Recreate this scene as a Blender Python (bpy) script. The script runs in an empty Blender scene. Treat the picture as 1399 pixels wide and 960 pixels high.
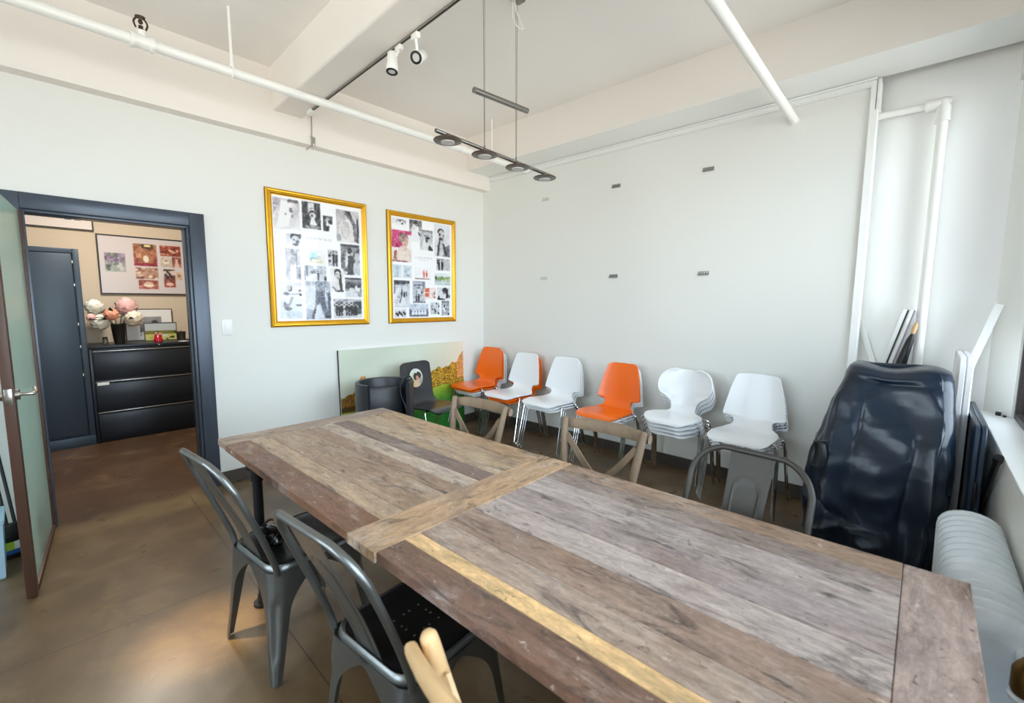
import bpy, bmesh, math, random
import numpy as np
from mathutils import Vector, Matrix, noise
random.seed(7)
PI = math.pi
scene = bpy.context.scene
C = scene.collection

# ------------------------------------------------------------------ colour / materials
def lin(c):
    return tuple(((v/255)/12.92 if v/255 <= .04045 else ((v/255+.055)/1.055)**2.4) for v in c)

MATS = {}
def M(name, rgb, rough=.5, metal=0., var=0., vscale=6., bump=0., bscale=40., coat=0., rvar=0., stretch=None):
    """plain principled material with a procedural noise that varies colour, roughness and relief"""
    if name in MATS: return MATS[name]
    m = bpy.data.materials.new(name); m.use_nodes = True
    nt = m.node_tree; n = nt.nodes; l = nt.links
    p = n['Principled BSDF']
    col = lin(rgb)
    p.inputs['Base Color'].default_value = (*col, 1)
    p.inputs['Roughness'].default_value = rough
    p.inputs['Metallic'].default_value = metal
    if coat:
        p.inputs['Coat Weight'].default_value = coat; p.inputs['Coat Roughness'].default_value = .12
    tc = n.new('ShaderNodeTexCoord')
    src = tc.outputs['Object']
    if stretch:
        mp = n.new('ShaderNodeMapping'); mp.inputs['Scale'].default_value = stretch
        l.new(src, mp.inputs['Vector']); src = mp.outputs['Vector']
    nz = n.new('ShaderNodeTexNoise'); nz.inputs['Scale'].default_value = vscale; nz.inputs['Detail'].default_value = 6
    l.new(src, nz.inputs['Vector'])
    if var:
        mx = n.new('ShaderNodeMix'); mx.data_type = 'RGBA'
        mx.inputs[6].default_value = (*[v*(1-var) for v in col], 1)
        mx.inputs[7].default_value = (*[min(1, v*(1+var)) for v in col], 1)
        l.new(nz.outputs['Fac'], mx.inputs[0]); l.new(mx.outputs[2], p.inputs['Base Color'])
    if rvar:
        mr = n.new('ShaderNodeMapRange')
        mr.inputs[3].default_value = max(0, rough-rvar); mr.inputs[4].default_value = min(1, rough+rvar)
        l.new(nz.outputs['Fac'], mr.inputs[0]); l.new(mr.outputs[0], p.inputs['Roughness'])
    if bump:
        nb = n.new('ShaderNodeTexNoise'); nb.inputs['Scale'].default_value = bscale; nb.inputs['Detail'].default_value = 4
        l.new(src, nb.inputs['Vector'])
        b = n.new('ShaderNodeBump'); b.inputs['Strength'].default_value = bump; b.inputs['Distance'].default_value = .01
        l.new(nb.outputs['Fac'], b.inputs['Height']); l.new(b.outputs['Normal'], p.inputs['Normal'])
    MATS[name] = m
    return m

def attr_mat(name, attr='Col', rough=.5, coat=0.):
    m = bpy.data.materials.new(name); m.use_nodes = True
    n = m.node_tree.nodes; l = m.node_tree.links; p = n['Principled BSDF']
    a = n.new('ShaderNodeVertexColor'); a.layer_name = attr
    l.new(a.outputs['Color'], p.inputs['Base Color'])
    p.inputs['Roughness'].default_value = rough
    if coat: p.inputs['Coat Weight'].default_value = coat; p.inputs['Coat Roughness'].default_value = .03
    MATS[name] = m
    return m

def glass_mat(name, tint, rough=0., fac=.92):
    m = bpy.data.materials.new(name); m.use_nodes = True
    n = m.node_tree.nodes; l = m.node_tree.links
    n.remove(n['Principled BSDF'])
    out = n['Material Output']
    t = n.new('ShaderNodeBsdfTransparent'); t.inputs['Color'].default_value = (*lin(tint), 1)
    g = n.new('ShaderNodeBsdfGlossy'); g.inputs['Roughness'].default_value = rough
    fr = n.new('ShaderNodeFresnel'); fr.inputs['IOR'].default_value = 1.45
    mx = n.new('ShaderNodeMixShader')
    l.new(fr.outputs[0], mx.inputs[0]); l.new(t.outputs[0], mx.inputs[1]); l.new(g.outputs[0], mx.inputs[2])
    l.new(mx.outputs[0], out.inputs['Surface'])
    MATS[name] = m
    return m

WALL   = M('wall_paint', (229, 229, 223), .6, var=.015, vscale=1.2, bump=.05, bscale=120)
CEIL   = M('ceiling_paint', (240, 236, 230), .7, var=.03, vscale=1.0, bump=.08, bscale=60)
BEAMP  = M('beam_paint', (238, 231, 223), .6, var=.02, vscale=1.5, bump=.06, bscale=70)
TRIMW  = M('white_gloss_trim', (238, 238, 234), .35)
PIPEW  = M('white_pipe_paint', (240, 239, 234), .3, bump=.04, bscale=50)
BEIGE  = M('beige_paint', (206, 190, 168), .7, var=.03, vscale=2)
BASEB  = M('dark_base_vinyl', (74, 66, 58), .45, var=.15, vscale=8)
CASING = M('dark_steel_casing', (74, 82, 94), .33, metal=.35, var=.25, vscale=5, rvar=.1, stretch=(1, 1, .35))
CABINET= M('dark_blue_steel', (52, 66, 80), .4, metal=.2, var=.12, vscale=4)
CABLACK= M('black_steel_drawers', (22, 29, 38), .33, metal=.2, var=.15, vscale=4)
GOLD   = M('gilt_frame', (224, 166, 42), .3, metal=.75, var=.12, vscale=14, bump=.05, bscale=60)
GOLDDK = M('gilt_dark_edge', (122, 84, 26), .4, metal=.6, var=.1, vscale=14)  # darker gold of the frame's own outer edge
BLACKF = M('black_picture_moulding', (22, 20, 20), .35)
GUN    = M('gunmetal_steel', (122, 124, 122), .34, metal=.85, var=.16, vscale=9, rvar=.09, bump=.03, bscale=35)
GUNDK  = M('dark_gunmetal_steel', (74, 71, 66), .48, metal=.45, var=.14, vscale=9, rvar=.08)
SEATBK = M('black_seat', (20, 20, 21), .3, var=.2, vscale=12)
DOT    = M('seat_hole_metal', (150, 148, 142), .3, metal=.6)
CHROME = M('chrome_tube', (205, 206, 208), .12, metal=1.)
CHROMED= M('dark_chrome_tube', (120, 122, 126), .18, metal=1.)
ORANGE = M('orange_lacquer', (244, 108, 8), .3, coat=.3, var=.02)
SHELLW = M('white_lacquer', (238, 240, 242), .3, coat=.3)
SHELLBK= M('black_lacquer', (36, 38, 42), .28, coat=.4, var=.1, vscale=5)
WOODCH = M('weathered_oak', (128, 108, 86), .55, var=.4, vscale=7, bump=.25, bscale=30, stretch=(3, 3, .6))
WOODPALE=M('pale_oak', (214, 176, 128), .5, var=.2, vscale=6, bump=.2, bscale=30, stretch=(3, 3, .6))
BLKPIPE= M('black_iron_pipe', (30, 29, 30), .4, metal=.5, var=.2, vscale=30)
LEATHER= M('black_leather', (32, 35, 40), .38, var=.2, vscale=8, bump=.18, bscale=90)
COVER  = M('navy_black_cover_cloth', (17, 31, 47), .31, var=.18, vscale=3, bump=.4, bscale=9)
COVERD = M('cover_binding', (14, 17, 22), .5)
PLASTW = M('white_blow_moulded_plastic', (236, 236, 238), .4, bump=.08, bscale=200)
SLATEP = M('slate_blue_plastic', (38, 52, 68), .35, var=.1, vscale=8)
DARKPL = M('matte_black_plastic', (16, 17, 19), .4)
RADP   = M('silver_radiator_paint', (226, 232, 238), .38, metal=.15, var=.16, vscale=11, bump=.2, bscale=26)
BRASS  = M('aged_brass', (118, 88, 46), .4, metal=.8, var=.2, vscale=20)
DOORWD = M('dark_walnut', (78, 52, 38), .45, var=.25, vscale=6, bump=.1, bscale=40, stretch=(4, 4, .5))
SATIN  = M('satin_nickel', (196, 194, 188), .25, metal=1.)
LAMPMT = M('brushed_lamp_metal', (138, 134, 128), .3, metal=.9)
LAMPDK = M('smoked_lamp_disc', (96, 88, 80), .3, metal=.55)
DIFF   = M('frosted_lens', (196, 194, 190), .3)
CABLE  = M('steel_cable', (120, 118, 112), .4, metal=.6)
BLACKR = M('black_reflector_ring', (12, 12, 12), .35)
SPRK   = M('sprinkler_bronze', (80, 66, 52), .35, metal=.8)
PLATEW = M('switch_plastic', (244, 244, 242), .35)
SHADEBR= M('bracket_zinc', (128, 126, 122), .45, metal=.5, var=.1, vscale=30)
BRWHITE= M('painted_bracket', (205, 203, 197), .5)
MATBD  = M('white_mat_board', (226, 220, 214), .7)
PAPER  = M('white_paper', (244, 244, 246), .6)
VASEM  = M('dark_zinc_vase', (58, 54, 50), .42, metal=.5, var=.2, vscale=12)
LEAFM  = M('dark_leaf', (34, 58, 34), .5, var=.3, vscale=20)
PETW   = M('white_peony', (238, 236, 222), .6, var=.05, vscale=20)
PETC   = M('cream_peony', (232, 222, 204), .6, var=.06, vscale=20)
PETP   = M('pink_peony', (232, 188, 184), .6, var=.08, vscale=20)
PETS   = M('salmon_rose', (240, 170, 140), .6, var=.08, vscale=20)
RED    = M('red_ceramic', (176, 16, 40), .25, coat=.5)
SKIN   = M('painted_face', (212, 160, 130), .5)
BLACKC = M('black_ceramic', (24, 20, 22), .35)
BLUEP  = M('pale_blue_board', (176, 206, 226), .4, var=.04, vscale=3)
LIMEL  = M('lime_label', (170, 196, 40), .5)
WHITEL = M('white_label', (230, 234, 236), .5)
BLUEL  = M('blue_label', (40, 92, 160), .5)
SLATE  = M('patina_frame', (84, 82, 80), .5)
EXTG   = M('neighbour_roof', (64, 70, 80), .7, var=.2, vscale=1)
POSTER = attr_mat('printed_poster', rough=.35, coat=.5)
CANVAS = attr_mat('printed_canvas', rough=.7)
PRINT  = attr_mat('printed_photo', rough=.3, coat=.6)
DOORGL = M('pale_green_frosted_glass', (190, 208, 198), .22)
_n = DOORGL.node_tree.nodes; _p = _n['Principled BSDF']; _p.inputs['Alpha'].default_value = .82
_t = _n.new('ShaderNodeBsdfTranslucent'); _t.inputs['Color'].default_value = (*lin((196, 216, 204)), 1)
_m = _n.new('ShaderNodeMixShader'); _m.inputs[0].default_value = .35
DOORGL.node_tree.links.new(_p.outputs[0], _m.inputs[1]); DOORGL.node_tree.links.new(_t.outputs[0], _m.inputs[2]); DOORGL.node_tree.links.new(_m.outputs[0], _n['Material Output'].inputs['Surface'])
WINGL  = glass_mat('window_glass', (246, 250, 252))

# ------------------------------------------------------------------ mesh helpers
def T(loc=(0, 0, 0), rx=0, ry=0, rz=0):
    return Matrix.Translation(loc) @ Matrix.Rotation(rz, 4, 'Z') @ Matrix.Rotation(ry, 4, 'Y') @ Matrix.Rotation(rx, 4, 'X')

class MB:
    def __init__(s): s.bm = bmesh.new(); s.mi = 0
    def _mi(s, faces):
        for f in faces: f.material_index = s.mi
    def box(s, c, d, mat=None, bevel=0.):
        r = bmesh.ops.create_cube(s.bm, size=1.)
        vs = r['verts']
        m = Matrix.Translation(c) @ Matrix.Diagonal((*d, 1))
        if mat is not None: m = mat @ m
        bmesh.ops.transform(s.bm, matrix=m, verts=vs)
        fs = list({f for v in vs for f in v.link_faces}); s._mi(fs)
        if bevel:
            es = list({e for v in vs for e in v.link_edges})
            k = bmesh.ops.bevel(s.bm, geom=es, offset=bevel, segments=2, affect='EDGES', profile=.5)
            s._mi(k['faces'])
        return s
    def bb(s, a, b, bevel=0., mat=None):
        return s.box([(a[i]+b[i])/2 for i in range(3)], [abs(b[i]-a[i]) for i in range(3)], mat, bevel)
    def loft(s, rings, closed=True, cap=True):
        R = [[s.bm.verts.new(p) for p in r] for r in rings]
        n = len(R[0]); fs = []
        for a, b in zip(R[:-1], R[1:]):
            for i in range(n if closed else n-1):
                j = (i+1) % n
                try: fs.append(s.bm.faces.new((a[i], a[j], b[j], b[i])))
                except ValueError: pass
        if cap and closed:
            try: fs.append(s.bm.faces.new(R[0][::-1])); fs.append(s.bm.faces.new(R[-1]))
            except ValueError: pass
        s._mi(fs)
        return fs
    def tube(s, pts, r, seg=8, closed=False, flat=1.):
        pts = [Vector(p) for p in pts]; n = len(pts)
        rr = r if isinstance(r, (list, tuple)) else [r]*n
        prev = None; rings = []
        for i, p in enumerate(pts):
            if closed: t = pts[(i+1) % n]-pts[i-1]
            else: t = pts[min(i+1, n-1)]-pts[max(i-1, 0)]
            t.normalize()
            if prev is None:
                a = Vector((0, 0, 1)) if abs(t.z) < .9 else Vector((1, 0, 0))
                u = t.cross(a).normalized()
            else:
                u = (prev-t*prev.dot(t)).normalized()
            prev = u; v = t.cross(u)
            rings.append([p+(u*math.cos(k*2*PI/seg)+v*math.sin(k*2*PI/seg)*flat)*rr[i] for k in range(seg)])
        if closed: rings.append(rings[0])
        if closed:
            R = [[s.bm.verts.new(q) for q in rg] for rg in rings[:-1]]
            for i in range(n):
                a, b = R[i], R[(i+1) % n]
                s._mi([s.bm.faces.new((a[k], a[(k+1) % seg], b[(k+1) % seg], b[k])) for k in range(seg)])
        else: s.loft(rings)
        return s
    def bar(s, pts, w, t, up=(0, 0, 1)):
        """rectangular section along a path: w across, t along 'up'"""
        pts = [Vector(p) for p in pts]; n = len(pts); rings = []
        ww = w if isinstance(w, (list, tuple)) else [w]*n
        for i, p in enumerate(pts):
            d = (pts[min(i+1, n-1)]-pts[max(i-1, 0)]).normalized()
            x = d.cross(Vector(up)).normalized(); z = x.cross(d)
            a = ww[i]/2; b = t/2
            rings.append([p+x*a+z*b, p-x*a+z*b, p-x*a-z*b, p+x*a-z*b])
        s.loft(rings); return s
    def lathe(s, prof, seg=24, mat=None, cap=True):
        rings = []
        for r, z in prof:
            ring = [Vector((max(r, 1e-4)*math.cos(k*2*PI/seg), max(r, 1e-4)*math.sin(k*2*PI/seg), z)) for k in range(seg)]
            if mat is not None: ring = [mat @ v for v in ring]
            rings.append(ring)
        s.loft(rings, cap=cap); return s
    def cyl(s, a, b, r, seg=16, r2=None):
        return s.tube([a, b], [r, r2 if r2 is not None else r], seg)
    def ball(s, c, r, seg=12, sc=(1, 1, 1), mat=None):
        k = bmesh.ops.create_uvsphere(s.bm, u_segments=seg, v_segments=max(6, seg//2+1), radius=r)
        m = Matrix.Translation(c) @ Matrix.Diagonal((*sc, 1))
        if mat is not None: m = mat @ m
        bmesh.ops.transform(s.bm, matrix=m, verts=k['verts'])
        s._mi({f for v in k['verts'] for f in v.link_faces})
        return s
    def prism(s, poly, h, mat=None):
        """polygon in xy extruded by h in z"""
        a = [Vector((x, y, 0)) for x, y in poly]; b = [Vector((x, y, h)) for x, y in poly]
        if mat is not None: a = [mat @ v for v in a]; b = [mat @ v for v in b]
        s.loft([a, b]); return s
    def grid(s, fn, nu, nv):
        V = [[s.bm.verts.new(fn(i/nu, j/nv)) for j in range(nv+1)] for i in range(nu+1)]
        fs = [s.bm.faces.new((V[i][j], V[i+1][j], V[i+1][j+1], V[i][j+1])) for i in range(nu) for j in range(nv)]
        s._mi(fs); return fs
    def thicken(s, faces, t):
        bmesh.ops.recalc_face_normals(s.bm, faces=faces)
        bmesh.ops.solidify(s.bm, geom=faces, thickness=t)

def obj(name, mb, mats, parent=None, smooth=True, recalc=True, angle=40):
    bm = mb.bm
    if recalc: bmesh.ops.recalc_face_normals(bm, faces=bm.faces)
    me = bpy.data.meshes.new(name); bm.to_mesh(me); bm.free()
    for m in (mats if isinstance(mats, (list, tuple)) else [mats]): me.materials.append(m)
    if smooth:
        me.polygons.foreach_set('use_smooth', [True]*len(me.polygons))
        try: me.set_sharp_from_angle(angle=math.radians(angle))
        except Exception: pass
    o = bpy.data.objects.new(name, me); C.objects.link(o)
    if parent is not None: o.parent = parent
    return o

def tag(o, label, cat, group=None, kind=None):
    o['label'] = label; o['category'] = cat
    if group: o['group'] = group
    if kind: o['kind'] = kind
    return o
def thing(name, label, cat, loc=(0, 0, 0), rz=0., group=None):
    o = bpy.data.objects.new(name, None); C.objects.link(o); o.empty_display_size = .1
    o.location = loc; o.rotation_euler = (0, 0, rz)
    return tag(o, label, cat, group)
def struct(name, mb, mats, label, cat, parent=None, smooth=False):
    o = obj(name, mb, mats, parent, smooth)
    if parent is None:
        o['kind'] = 'structure'; o['label'] = label; o['category'] = cat
    return o
def dup(root, loc, rz, label, group=None, swap=None):
    def cp(o, parent):
        c = o.copy(); C.objects.link(c)
        if parent is not None: c.parent = parent
        if swap and c.type == 'MESH' and c.data.materials and c.data.materials[0] in swap:
            key = ('%s_%s' % (c.data.name.split('.')[0], swap[c.data.materials[0]].name))
            me = bpy.data.meshes.get(key)
            if me is None:
                me = c.data.copy(); me.name = key
                for i, m in enumerate(me.materials):
                    if m in swap: me.materials[i] = swap[m]
            c.data = me
        for ch in o.children: cp(ch, c)
        return c
    r = cp(root, None)
    r.location = loc; r.rotation_euler = (0, 0, rz); r['label'] = label
    if group: r['group'] = group
    return r

def paint_obj(name, img, xf, mat, parent=None, thick=None):
    """flat printed sheet: img[h,w,3] sRGB 0-255 becomes face colours; xf(u,v) -> point (u right, v down)"""
    h, w, _ = img.shape
    us = np.linspace(0, 1, w+1); vs = np.linspace(0, 1, h+1)
    verts = [xf(u, v) for v in vs for u in us]
    faces = [(j*(w+1)+i, (j+1)*(w+1)+i, (j+1)*(w+1)+i+1, j*(w+1)+i+1) for j in range(h) for i in range(w)]
    me = bpy.data.meshes.new(name); me.from_pydata(verts, [], faces)
    a = me.color_attributes.new('Col', 'FLOAT_COLOR', 'CORNER')
    c = np.clip(img, 0, 255)/255.; c = np.where(c <= .04045, c/12.92, ((c+.055)/1.055)**2.4)
    flat = np.ones((h*w, 4)); flat[:, :3] = c.reshape(-1, 3)
    a.data.foreach_set('color', np.repeat(flat, 4, axis=0).astype(np.float32).ravel())
    me.materials.append(mat)
    o = bpy.data.objects.new(name, me); C.objects.link(o)
    if parent is not None: o.parent = parent
    return o

def arc(c, r, a0, a1, n, ax='xz', o=0.):
    out = []
    for i in range(n+1):
        a = a0+(a1-a0)*i/n
        p = (c[0]+r*math.cos(a), c[1]+r*math.sin(a))
        out.append((p[0], o, p[1]) if ax == 'xz' else (o, p[0], p[1]) if ax == 'yz' else (p[0], p[1], o))
    return out
def smooth_path(pts, n=6):
    """Catmull-Rom through pts"""
    P = [Vector(p) for p in pts]; out = []
    for i in range(len(P)-1):
        a = P[max(i-1, 0)]; b = P[i]; c = P[i+1]; d = P[min(i+2, len(P)-1)]
        for k in range(n):
            t = k/n
            out.append(.5*((2*b)+(c-a)*t+(2*a-5*b+4*c-d)*t*t+(3*b-a-3*c+d)*t**3))
    out.append(P[-1]); return out
def interp(x, pts):
    if x <= pts[0][0]: return pts[0][1]
    for (a, va), (b, vb) in zip(pts[:-1], pts[1:]):
        if x <= b:
            t = (x-a)/(b-a); return va+(vb-va)*t
    return pts[-1][1]

# ------------------------------------------------------------------ measurements of the room
H = 3.27                      # ceiling
DY0, DY1, DZ = -3.83, -2.99, 2.0   # door opening in the left wall (x = 0)
XW = 4.355                    # window wall
YF = -6.4                     # wall behind the viewer
NX, NY0, NY1 = -2.55, -5.4, -0.9   # neighbouring room

# ---- floor
fm = bpy.data.materials.new('polished_concrete'); fm.use_nodes = True
nt = fm.node_tree; n = nt.nodes; l = nt.links; p = n['Principled BSDF']
geo = n.new('ShaderNodeNewGeometry'); sep = n.new('ShaderNodeSeparateXYZ'); l.new(geo.outputs['Position'], sep.inputs[0])
def math_node(op, a, b=None, clamp=False):
    m = n.new('ShaderNodeMath'); m.operation = op; m.use_clamp = clamp
    for i, v in enumerate((a, b)):
        if v is None: continue
        if isinstance(v, (int, float)): m.inputs[i].default_value = v
        else: l.new(v, m.inputs[i])
    return m.outputs[0]
def noise_node(scale, detail=6, dist=0.):
    z = n.new('ShaderNodeTexNoise'); z.inputs['Scale'].default_value = scale; z.inputs['Detail'].default_value = detail
    z.inputs['Distortion'].default_value = dist; l.new(geo.outputs['Position'], z.inputs['Vector']); return z.outputs['Fac']
def ramp(fac, stops):
    r = n.new('ShaderNodeValToRGB'); e = r.color_ramp.elements
    while len(e) < len(stops): e.new(.5)
    for el, (pos, c) in zip(e, stops): el.position = pos; el.color = (*lin(c), 1)
    l.new(fac, r.inputs[0]); return r.outputs['Color']
def mixc(f, a, b, mode='MIX'):
    m = n.new('ShaderNodeMix'); m.data_type = 'RGBA'; m.blend_type = mode
    for i, v in ((0, f), (6, a), (7, b)):
        if isinstance(v, (int, float)): m.inputs[i].default_value = v
        elif isinstance(v, tuple): m.inputs[i].default_value = (*v, 1)
        else: l.new(v, m.inputs[i])
    return m.outputs[2]
big = noise_node(1.1, 8, .6); mid = noise_node(4.5, 8, .3); fine = noise_node(70, 3)
room_c = ramp(big, [(.28, (78, 60, 40)), (.46, (100, 79, 54)), (.6, (116, 94, 66)), (.75, (132, 112, 86))])
next_c = ramp(big, [(.3, (74, 54, 40)), (.55, (92, 68, 50)), (.75, (112, 88, 66))])
xe = math_node('ADD', sep.outputs['X'], math_node('MULTIPLY', math_node('SUBTRACT', mid, .5), .35))
inroom = math_node('MULTIPLY', math_node('ADD', xe, .04), 9., True)
base = mixc(inroom, next_c, room_c)
# lighter worn band just inside the doorway
band = math_node('SUBTRACT', 1., math_node('MULTIPLY', math_node('ABSOLUTE', math_node('SUBTRACT', xe, .16)), 5.), True)
base = mixc(math_node('MULTIPLY', band, .45), base, lin((150, 128, 92)))
base = mixc(math_node('MULTIPLY', math_node('SUBTRACT', mid, .42, True), 2.6, True), base, mixc(.6, base, lin((66, 46, 28))))
base = mixc(math_node('MULTIPLY', math_node('SUBTRACT', noise_node(2.4, 9, 1.5), .56, True), 2.4, True), base, lin((138, 114, 78)))
spk = math_node('MULTIPLY', math_node('SUBTRACT', fine, .66, True), 1.6, True)
base = mixc(spk, base, lin((196, 176, 148)))
# saw-cut control joints
jx = math_node('LESS_THAN', math_node('ABSOLUTE', math_node('SUBTRACT', math_node('ADD', sep.outputs['X'], math_node('MULTIPLY', mid, .012)), 1.478)), .0028)
jy = math_node('LESS_THAN', math_node('ABSOLUTE', math_node('ADD', math_node('ADD', sep.outputs['Y'], math_node('MULTIPLY', sep.outputs['X'], .027)), 3.118)), .0028)
jn = math_node('MULTIPLY', math_node('MAXIMUM', jx, jy), math_node('GREATER_THAN', sep.outputs['X'], .1))
base = mixc(math_node('MULTIPLY', jn, .8), base, lin((52, 42, 32)))
l.new(base, p.inputs['Base Color'])
mr = n.new('ShaderNodeMapRange'); mr.inputs[3].default_value = .2; mr.inputs[4].default_value = .42; l.new(mid, mr.inputs[0]); l.new(mr.outputs[0], p.inputs['Roughness'])
b = n.new('ShaderNodeBump'); b.inputs['Strength'].default_value = .12; b.inputs['Distance'].default_value = .004
l.new(math_node('SUBTRACT', mid, math_node('MULTIPLY', jn, 1.5)), b.inputs['Height']); l.new(b.outputs['Normal'], p.inputs['Normal'])
struct('floor', MB().bb((NX-.2, YF-.2, -.1), (XW+.5, .5, 0)), fm, 'polished brown concrete floor with saw-cut joints', 'floor')

# ---- left wall with the doorway, soffit above it
w = MB()
w.bb((-.14, DY1, 0), (0, .2, H)); w.bb((-.14, YF, 0), (0, DY0, H)); w.bb((-.14, DY0, DZ), (0, DY1, H))
struct('wall_left', w, WALL, 'white painted wall with the doorway', 'wall')
w = MB(); w.bb((0.0005, YF, 2.763), (.11, 0, H))
struct('beam_left', w, BEAMP, 'shallow painted beam along the top of the doorway wall', 'beam')
# ---- back: partition, alcove behind it, deep beam over both
w = MB(); w.bb((0, 0, 0), (3.684, .1, 2.925))
struct('wall_back', w, WALL, 'white partition wall behind the stacked chairs', 'wall')
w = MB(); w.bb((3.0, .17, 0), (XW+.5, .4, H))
struct('wall_alcove', w, M('alcove_paint_lit', (246, 246, 243), .55, var=.015, vscale=1.2), 'white wall at the back of the corner alcove', 'wall')  # lighter copy of the wall paint: window light put into the colour
w = MB(); w.bb((.06, -.355, 2.926), (XW+.3, .02, H)); w.bb((.06, .02, 2.93), (3.3, .2, H)); w.mi = 1; w.bb((.06, -.355, 2.922), (XW+.3, .02, 2.9258)); w.mi = 0  # thin white sheet paints in the brighter, bounce-lit underside
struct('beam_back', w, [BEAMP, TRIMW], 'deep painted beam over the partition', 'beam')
w = MB()
w.bb((.06, -.022, 2.905), (3.69, -.001, 2.919), .002); w.bb((.06, -.014, 2.872), (3.684, -.001, 2.904), .002)
w.bb((.06, -.018, 2.862), (3.684, -.001, 2.870), .002)
struct('trim_1', w, TRIMW, 'white channel trim along the top of the partition', 'trim')
w = MB()
w.bb((3.66, -.016, 0), (3.69, -.001, 2.9), .003); w.bb((3.684, -.016, 0), (3.704, .1, 2.72), .003)
w.bb((3.694, -.02, 2.72), (3.712, .1, 2.905), .003)
struct('trim_2', w, TRIMW, 'white corner trim down the end of the partition', 'trim')
# ---- ceiling and cross beam
struct('ceiling', MB().bb((-.2, YF-.2, H), (XW+.5, .5, H+.12)), CEIL, 'pale grey painted ceiling', 'ceiling')
w = MB(); prof = []
for (y, z) in [(-.12, .32), (-.12, .02)]: prof.append((y, z))
for i in range(5):
    a = PI+i*PI/8; prof.append((-.10+.02*math.cos(a), .02+.02*math.sin(a)))
for i in range(5):
    a = 1.5*PI+i*PI/8; prof.append((.10+.02*math.cos(a), .02+.02*math.sin(a)))
prof += [(.12, .32)]
w.loft([[Vector((x, -2.285-.041*x+y, 2.955+z)) for y, z in prof] for x in (.061, XW+.1)])
struct('beam_cross', w, BEAMP, 'painted concrete beam crossing the ceiling towards the windows', 'beam')
# ---- window wall: sill, piers, head, frames
w = MB()
w.bb((XW-.015, YF, 0), (XW+.22, .17, .775))
for (a, c) in ((-2.28, -2.0), (YF, -4.3)): w.bb((XW, a, .8), (XW+.22, c, H))
w.bb((XW-.02, YF, 2.76), (XW+.22, .17, H))
w.loft([[Vector(v) for v in ((XW-.005, .17, z), (XW+.1, .02, z), (XW+.3, .02, z), (XW+.3, .2, z))] for z in (.8, 2.76)])
struct('wall_right', w, WALL, 'white window wall with its splayed reveal', 'wall')
w = MB(); w.bb((XW-.02, YF, .775), (XW+.2, .168, .8), .004)
struct('trim_3', w, TRIMW, 'white painted window sill', 'trim')
WINF = M('bronze_window_frame', (48, 40, 38), .4, metal=.3)
for k, (y0, y1) in enumerate(((-2.0, .018), (-4.3, -2.28))):
    w = MB(); x = XW+.13
    for yy in (y0, y1-.035): w.bb((x-.02, yy, .8), (x+.02, yy+.035, 2.76))
    for zz in (.8, 1.75, 2.72): w.bb((x-.02, y0+.03, zz), (x+.02, y1-.03, zz+.035))
    fr = struct('window_%d' % (k+1), w, WINF, 'dark bronze window above the sill', 'window')
    g = MB(); g.bb((x-.002, y0+.03, .83), (x+.002, y1-.03, 2.725)); obj('glass', g, WINGL, fr, False)
# ---- unseen wall behind the viewer, windows added to let in daylight
w = MB(); w.bb((-.14, YF-.2, 0), (XW+.3, YF, .7)); w.bb((-.14, YF-.2, 2.8), (XW+.3, YF, H))
for (a, c) in ((-.14, .5), (2.0, 2.4), (3.9, XW+.3)): w.bb((a, YF-.2, .7), (c, YF, 2.8))
struct('wall_front', w, WALL, 'white wall behind the viewer', 'wall')
for k, (a, c) in enumerate(((.5, 2.0), (2.4, 3.9))):
    w = MB()
    for xx in (a, c-.04): w.bb((xx, YF-.12, .7), (xx+.04, YF-.08, 2.8))
    for zz in (.7, 1.75, 2.76): w.bb((a+.04, YF-.12, zz), (c-.04, YF-.08, zz+.04))
    fr = struct('window_%d' % (k+3), w, WINF, 'dark bronze window added behind the viewer to let in daylight', 'window')
    g = MB(); g.bb((a+.04, YF-.102, .74), (c-.04, YF-.098, 2.76)); obj('glass', g, WINGL, fr, False)
# roof of the neighbouring building seen through the glass
w = MB(); w.bb((5.6, .8, -3), (8, 9, .75)); w.bb((6.2, 4, .75), (7.5, 6, 1.3))
struct('exterior_roof', w, EXTG, 'dark flat roof outside the window', 'roof')
# ---- baseboards
w = MB(); w.bb((.0005, DY1+.1, 0), (.012, -.0005, .098), .002); w.bb((.0005, DY1+.1, 0), (.02, -.0005, .012), .002)
struct('baseboard_left', w, BASEB, 'dark vinyl base along the doorway wall', 'baseboard')
w = MB(); w.bb((.013, -.012, 0), (3.65, -.0005, .098), .002); w.bb((.02, -.02, 0), (3.65, -.0005, .012), .002)
struct('baseboard_back', w, BASEB, 'dark vinyl base along the partition', 'baseboard')
# ---- next room
w = MB()
w.bb((NX-.15, NY0, 0), (NX, NY1, H)); w.bb((NX, NY0-.15, 0), (-.14, NY0, H)); w.bb((NX, NY1, 0), (-.14, NY1+.15, H))
struct('wall_next_room', w, BEIGE, 'beige walls of the room beyond the doorway', 'wall')
struct('ceiling_next_room', MB().bb((NX, NY0, 2.9), (-.14, NY1, 3.0)), CEIL, 'ceiling of the room beyond the doorway', 'ceiling')

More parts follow.
